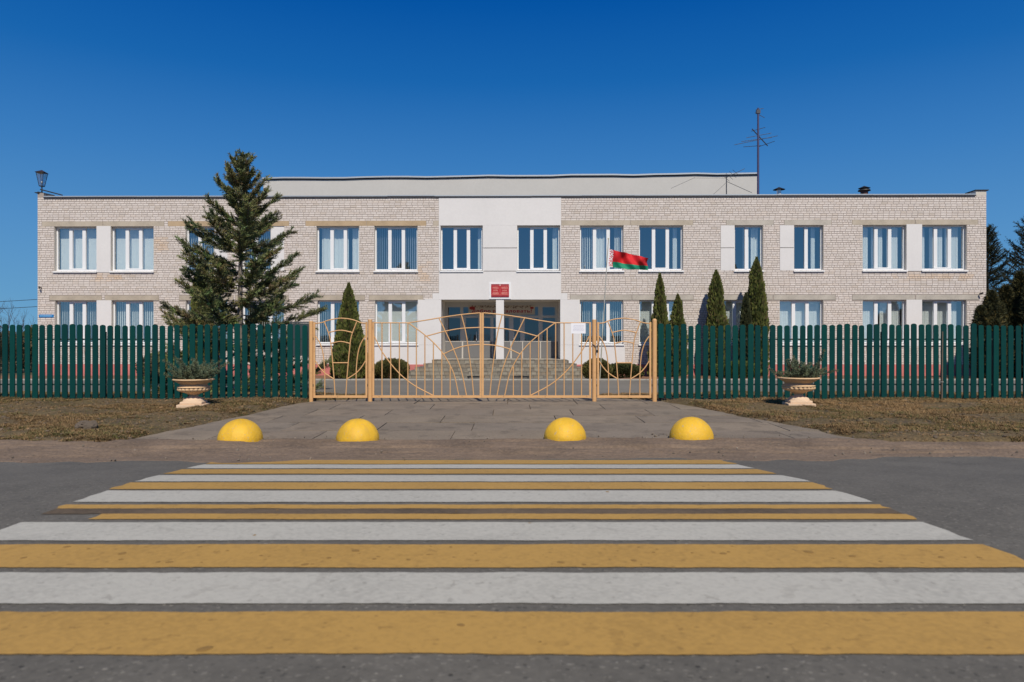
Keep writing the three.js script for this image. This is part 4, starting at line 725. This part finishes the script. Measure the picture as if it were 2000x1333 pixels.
// ------------------------------------------------------------------ urns with junipers
function urn(x, d, label, jl, seed, k = 1, turn = 0) {
  const s = d < 0 ? 0 : 1, y = lawnY(x, d, x) + .0;
  const o = thing('garden_urn', label, 'urn', [x, y - .015, -d], turn, 'sand coloured garden urns before the fence');
  const sand = mat(.70, .475, .275, .8, { bumpMap: T.grainB, bumpScale: .003 }), pale = mat(.72, .53, .37, .85, { bumpMap: T.grainB, bumpScale: .003 });
  const lathe = (pts, n = 48) => new THREE.LatheGeometry(pts.map(p => new THREE.Vector2(p[0] * k, p[1] * k)), n);
  // foot: square plinth with stepped corners under a bell
  const pl = [new RoundedBoxGeometry(.50 * k, .07 * k, .50 * k, 2, .012).translate(0, .032 * k, 0), new RoundedBoxGeometry(.41 * k, .06 * k, .41 * k, 2, .02).translate(0, .09 * k, 0)].map(g => clean(g.index ? g.toNonIndexed() : g));
  part('plinth', pl, pale, o);
  part('foot', lathe([[.2, .10], [.198, .13], [.18, .16], [.14, .19], [.095, .205], [.08, .215], [.074, .235]]), pale, o);
  const band = lathe([[.074, .22], [.088, .24], [.12, .262], [.175, .288], [.235, .305], [.276, .325], [.294, .348], [.29, .374], [.28, .384], [.302, .388], [.304, .398], [.285, .412], [.25, .43], [.235, .446]], 192), p = band.attributes.position;
  for (let i = 0; i < p.count; i++) { const X = p.getX(i), Z = p.getZ(i), Y = p.getY(i) / k, a = Math.atan2(Z, X), e = sstep(.27, .32, Y) * (1 - sstep(.37, .385, Y)), f = 1 + e * (.10 * Math.abs(Math.cos(a * 11)) - .06); p.setX(i, X * f); p.setZ(i, Z * f); }
  band.computeVertexNormals(); part('lobed_band', band, sand, o);
  part('bowl', lathe([[.232, .443], [.262, .462], [.31, .492], [.34, .515], [.335, .522]]), sand, o);
  part('rim', lathe([[.33, .518], [.365, .522], [.386, .535], [.384, .55], [.366, .559], [.345, .554], [.33, .53], [.30, .52], [.001, .515]]), sand, o);
  const j = thing('juniper', jl, 'plant', [x, y - .015 + .515 * k, -d]); j.scale.set(1.18, 1.1, 1.1); const r = rng(seed), pos = [], cl = [], wood = [], cols = [[.14, .185, .115], [.11, .145, .08], [.18, .22, .14], [.10, .125, .06], [.15, .15, .075]];
  for (let b = 0; b < 78; b++) {   // feathery shoots: a low dome and a few longer sprays leaning one way
    const a = r() * 6.283, long = b < 9, lean = long ? .5 + r() * .8 : .2 + r() * 1.1, L = long ? .38 + r() * .22 : .17 + r() * .22, dir = V3(Math.cos(a) * lean + (long ? .55 : .2), .8 - .3 * lean * r(), Math.sin(a) * lean).normalize(), rr = Math.sqrt(r()) * .24, aa = r() * 6.283, st = V3(Math.cos(aa) * rr, 0, Math.sin(aa) * rr);
    wood.push(rod(st, st.clone().addScaledVector(dir, L), .006, .002, 4));
    const K = Math.round(L / .018);
    for (let q = 1; q <= K; q++) { const e = q / K, pp = st.clone().addScaledVector(dir, L * e); for (let z = 0; z < 4; z++) { const td = dir.clone().add(V3(r() - .5, r() - .5, r() - .5).multiplyScalar(1.9)).normalize(), m = .012 + .05 * (1 - e) * r(); tuft(pos, cl, pp.clone().addScaledVector(td, m), td, 5, .034, .0075, cols[(b + z) % 5], r, 1.0); } }
  }
  part('stems', wood, M.bark, j); leafMesh('foliage', j, pos, cl);
}
urn(Yb(378, 13.8), 13.8, 'sand coloured garden urn on the lawn below the spruce', 'grey green juniper with a tall tuft in the urn below the spruce', 201, 1.0, .14);
urn(Yb(1560, 14.1), 14.1, 'sand coloured garden urn on the lawn before the thuja fence', 'low grey green juniper in the urn before the thuja fence', 207, 1.04, -.12);

// ------------------------------------------------------------------ flagpole and flag
{
  const b = V3(Yb(1177.5, 25.6), gy(26.5), -26.55), t = V3(b.x + .33, 4.98, -26.55);
  const o = thing('flagpole', 'thin pale flagpole standing in the bed beside the clipped hedge', 'flagpole', b.toArray()), tt = t.clone().sub(b);
  part('pole', rod(V3(0, -.1, 0), tt, .022, .014, 8), mat(.42, .40, .30, .5, { metalness: .2 }), o); part('finial', new THREE.SphereGeometry(.03, 10, 8).translate(tt.x, tt.y + .02, 0), mat(.6, .55, .35, .4), o);
  const cv = document.createElement('canvas'); cv.width = 512; cv.height = 256; const c = cv.getContext('2d');
  c.fillStyle = '#d3161f'; c.fillRect(0, 0, 512, 171); c.fillStyle = '#008a68'; c.fillRect(0, 171, 512, 85); c.fillStyle = '#f3eef0'; c.fillRect(0, 0, 52, 256); c.fillStyle = '#c9182a';
  for (let k = 0; k < 4; k++) { const y = 32 + k * 64, dia = (s, x, yy) => { c.beginPath(); c.moveTo(x, yy - s); c.lineTo(x + s * .8, yy); c.lineTo(x, yy + s); c.lineTo(x - s * .8, yy); c.fill(); }; dia(22, 32, y); c.fillStyle = '#f3eef0'; dia(13, 32, y); c.fillStyle = '#c9182a'; dia(7, 32, y); dia(13, 50, y - 32); dia(13, 14, y - 32); dia(8, 52, y); dia(8, 10, y); c.fillRect(52, y - 30, 5, 60); }
  const tx = new THREE.CanvasTexture(cv); tx.colorSpace = THREE.SRGBColorSpace;
  const g = new THREE.PlaneGeometry(1, 1, 60, 20), p = g.attributes.position, W = 1.5;
  for (let i = 0; i < p.count; i++) { const s = p.getX(i) + .5, q = .5 - p.getY(i); p.setXYZ(i, s * W * (.985) + .02 * Math.sin(q * 6 + s * 3), -.36 * Math.pow(s, .9) - q * (.70 - .24 * s) - .02 * Math.sin(s * 9 + q * 3), (.13 * Math.sin(s * 9 + q * 2.6) + .06 * Math.sin(s * 19 - q * 5)) * Math.min(1, s * 3)); }
  g.computeVertexNormals();
  const f = top('flag', g, new THREE.MeshPhysicalMaterial({ map: tx, roughness: .75, side: THREE.DoubleSide, transmission: .12, thickness: 0 })); f.position.set(b.x + .33 * .94 + .035, 4.63, -26.55); tag(f, 'red and green flag with a white ornament band flying from the pole', 'flag');
  const tie = thing('flag_rope', 'thin rope looped along the flagpole', 'rope', b.toArray()); part('line', rod(V3(.03, .9, .03), V3(tt.x + .02, tt.y - .05, .02), .005, .005, 4), M.pvc, tie);
}
// ------------------------------------------------------------------ small things about the fence and verge
{
  const b = thing('notice_stand', 'dark notice stand rising just above the pickets beside the gate', 'stand', [Yb(587, 17.4), gy(17.4), -17.4]);
  part('board', bx(-.24, .24, .98, 1.76, -.02, .02), mat(.04, .055, .06, .6), b); part('frame', ring(-.26, .26, .96, 1.80, .03, -.03, .03), mat(.05, .06, .07, .6), b); for (const x of [-.22, .22]) part('leg', bx(x - .02, x + .02, -.1, .96, -.02, .02), M.steel, b);
  const s = thing('wooden_stake', 'thin weathered stake standing before the pickets', 'stake', [Yb(1840, 15.1), lawnY(9.2, 15.1, 1) - .05, -15.1]); part('stick', rod(V3(0, 0, 0), V3(.015, 1.5, 0), .016, .012, 6), mat(.16, .12, .09, 1), s); part('tie', new THREE.TorusGeometry(.025, .006, 6, 12).rotateX(1.57).translate(.004, .42, 0), birch, s);
  const st = (label, x, d, sx, sy, sz, seed, m, nm = 'stone', cat = 'stone') => { const g = new THREE.IcosahedronGeometry(1, 4), p = g.attributes.position; for (let i = 0; i < p.count; i++) { const f = .55 + .6 * noise2(p.getX(i) * 1.6 + seed, p.getY(i) * 1.6 + p.getZ(i) * 1.3, 90) + .35 * (noise2(p.getX(i) * 7 + seed, p.getY(i) * 7 + p.getZ(i) * 5, 91) - .5); p.setXYZ(i, p.getX(i) * sx * f, p.getY(i) * sy * f, p.getZ(i) * sz * f); } g.computeVertexNormals(); const o = top(nm, g, m); o.position.set(x, lawnY(x, d, x) + sy * .2, -d); tag(o, label, cat); };
  st('dark clod of earth on the lawn below the spruce', Yb(168, 10.7), 10.7, .17, .11, .15, 5, mat(.125, .098, .075, 1, { bumpMap: T.dirtB, bumpScale: .02 }), 'earth_clod', 'clod'); st('small pale stone at the lawn edge across from the zebra', Yb(1797, 9.5), 9.5, .05, .025, .04, 8, mat(.6, .57, .52, .9));
}
// pebbles and crumbs on the verge
{
  const r = rng(500), g = new THREE.IcosahedronGeometry(1, 0), N = 1100, im = new THREE.InstancedMesh(g, mat(1, 1, 1, .95), N), m4 = new THREE.Matrix4(), q = new THREE.Quaternion(), e = new THREE.Euler();
  for (let k = 0; k < N; k++) { const x = (r() - .5) * 17, d = roadEdge(x) - .35 + Math.pow(r(), .8) * 2.4, s = .004 + Math.pow(r(), 5) * .016; e.set(r() * 6, r() * 6, r() * 6); q.setFromEuler(e); m4.compose(V3(x, gy(d) + .012 + (r() - .5) * .006, -d), q, V3(s * 1.3, s * .7, s)); im.setMatrixAt(k, m4); const v = .10 + r() * .12 + (r() < .05 ? .12 : 0); im.setColorAt(k, col(v * 1.1, v * .9, v * .72)); }
  im.name = 'gravel'; im.userData.kind = 'stuff'; shade(im); tag(im, 'loose gravel scattered along the dirt verge', 'gravel'); scene.add(im);
}
// dry short grass
function grass(label, s, N, d0, d1, xmax, seed) {
  const r = rng(seed), pos = [], nor = [];
  for (let b = 0; b < 8; b++) { const a = r() * 6.283, h = .02 + r() * .03, l = .03 + r() * .05, w = .0042, ox = (r() - .5) * .06, oz = (r() - .5) * .06, dx = Math.cos(a), dz = Math.sin(a); pos.push(ox - dz * w, 0, oz + dx * w, ox + dz * w, 0, oz - dx * w, ox + dx * l, h, oz + dz * l); }
  const g = new THREE.BufferGeometry(); g.setAttribute('position', new THREE.Float32BufferAttribute(pos, 3)); g.computeVertexNormals();
  const im = new THREE.InstancedMesh(g, new THREE.MeshStandardMaterial({ color: 0xffffff, roughness: .95, side: THREE.DoubleSide }), N), m4 = new THREE.Matrix4(), q = new THREE.Quaternion(); let k = 0, guard = 0;
  while (k < N && guard++ < N * 6) {
    const d = lerp(d0, d1, Math.pow(r(), 1.15)), lim = lawns[s < 0 ? 0 : 1].lim(d) + s * .12, x = lerp(lim, s * xmax, r()); if (d < lawnFront(x) + .12 - r() * .3) continue;
    const bare = noise2(x * .8, d * 1.4, 44), gn = noise2(x * .5, d * .8, 45); if (bare < .43 && r() < .8) continue;
    q.setFromAxisAngle(V3(0, 1, 0), r() * 6.283); const sc = (.5 + r() * .6) * (bare < .45 ? .7 : 1); m4.compose(V3(x, lawnY(x, d, s) - .004, -d), q, V3(sc, sc * (.5 + r() * .8), sc)); im.setMatrixAt(k, m4);
    const t = r(), gr = sstep(.42, .62, gn) * .8, v = .7 + r() * .6; im.setColorAt(k, (s > 0 && noise2(x * .55, d * 1.6, 46) > .6) || t < .36 ? col(.32 * v, .205 * v, .095 * v) : t < .42 + .3 * gr ? col(.11 * v, .115 * v, .034 * v) : col(.19 * v, .125 * v, .058 * v)); k++;
  }
  im.count = k; im.name = numbered('dry_grass'); im.userData.kind = 'stuff'; shade(im); tag(im, label, 'grass'); scene.add(im);
}
grass('short dry brown grass on the lawn with the spruce side urn', -1, 60000, 9.0, 18, 12.5, 601);
grass('short dry brown grass on the lawn before the thuja fence', 1, 60000, 9.0, 18, 12.5, 602);

{ // crumbs of leaf and clod strewn over both lawns
  const r = rng(640), g = new THREE.IcosahedronGeometry(1, 1), p = g.attributes.position; for (let i = 0; i < p.count; i++) { const f = .8 + .4 * noise2(p.getX(i) * 2 + 4, p.getY(i) * 2 + p.getZ(i), 93); p.setXYZ(i, p.getX(i) * f, p.getY(i) * f, p.getZ(i) * f); } g.computeVertexNormals();
  const N = 2600, im = new THREE.InstancedMesh(g, mat(1, 1, 1, 1), N), m4 = new THREE.Matrix4(), q = new THREE.Quaternion(), e = new THREE.Euler();
  for (let k = 0; k < N; k++) { const sd = r() < .5 ? -1 : 1, d = 9.2 + Math.pow(r(), 1.3) * 6, x = lerp(lawns[sd < 0 ? 0 : 1].lim(d), sd * 12, r()), leaf = r() < .3, s = (leaf ? .012 : .010) + Math.pow(r(), 3) * .022; e.set((r() - .5) * .8, r() * 6, (r() - .5) * .8); q.setFromEuler(e); m4.compose(V3(x, lawnY(x, d, sd) + s * .25, -d), q, V3(s * 1.3, s * (leaf ? .15 : .6), s)); im.setMatrixAt(k, m4); const v = .7 + r() * .6; im.setColorAt(k, leaf ? col(.24 * v, .15 * v, .075 * v) : col(.13 * v, .098 * v, .068 * v)); }
  im.name = 'leaf_litter'; im.userData.kind = 'stuff'; shade(im); tag(im, 'crumbs of dead leaf and earth strewn over the lawns', 'litter'); scene.add(im);
}
scene.traverse(o => { if (o.isMesh) { o.castShadow = true; o.receiveShadow = true; } });
renderer.render(scene, camera);
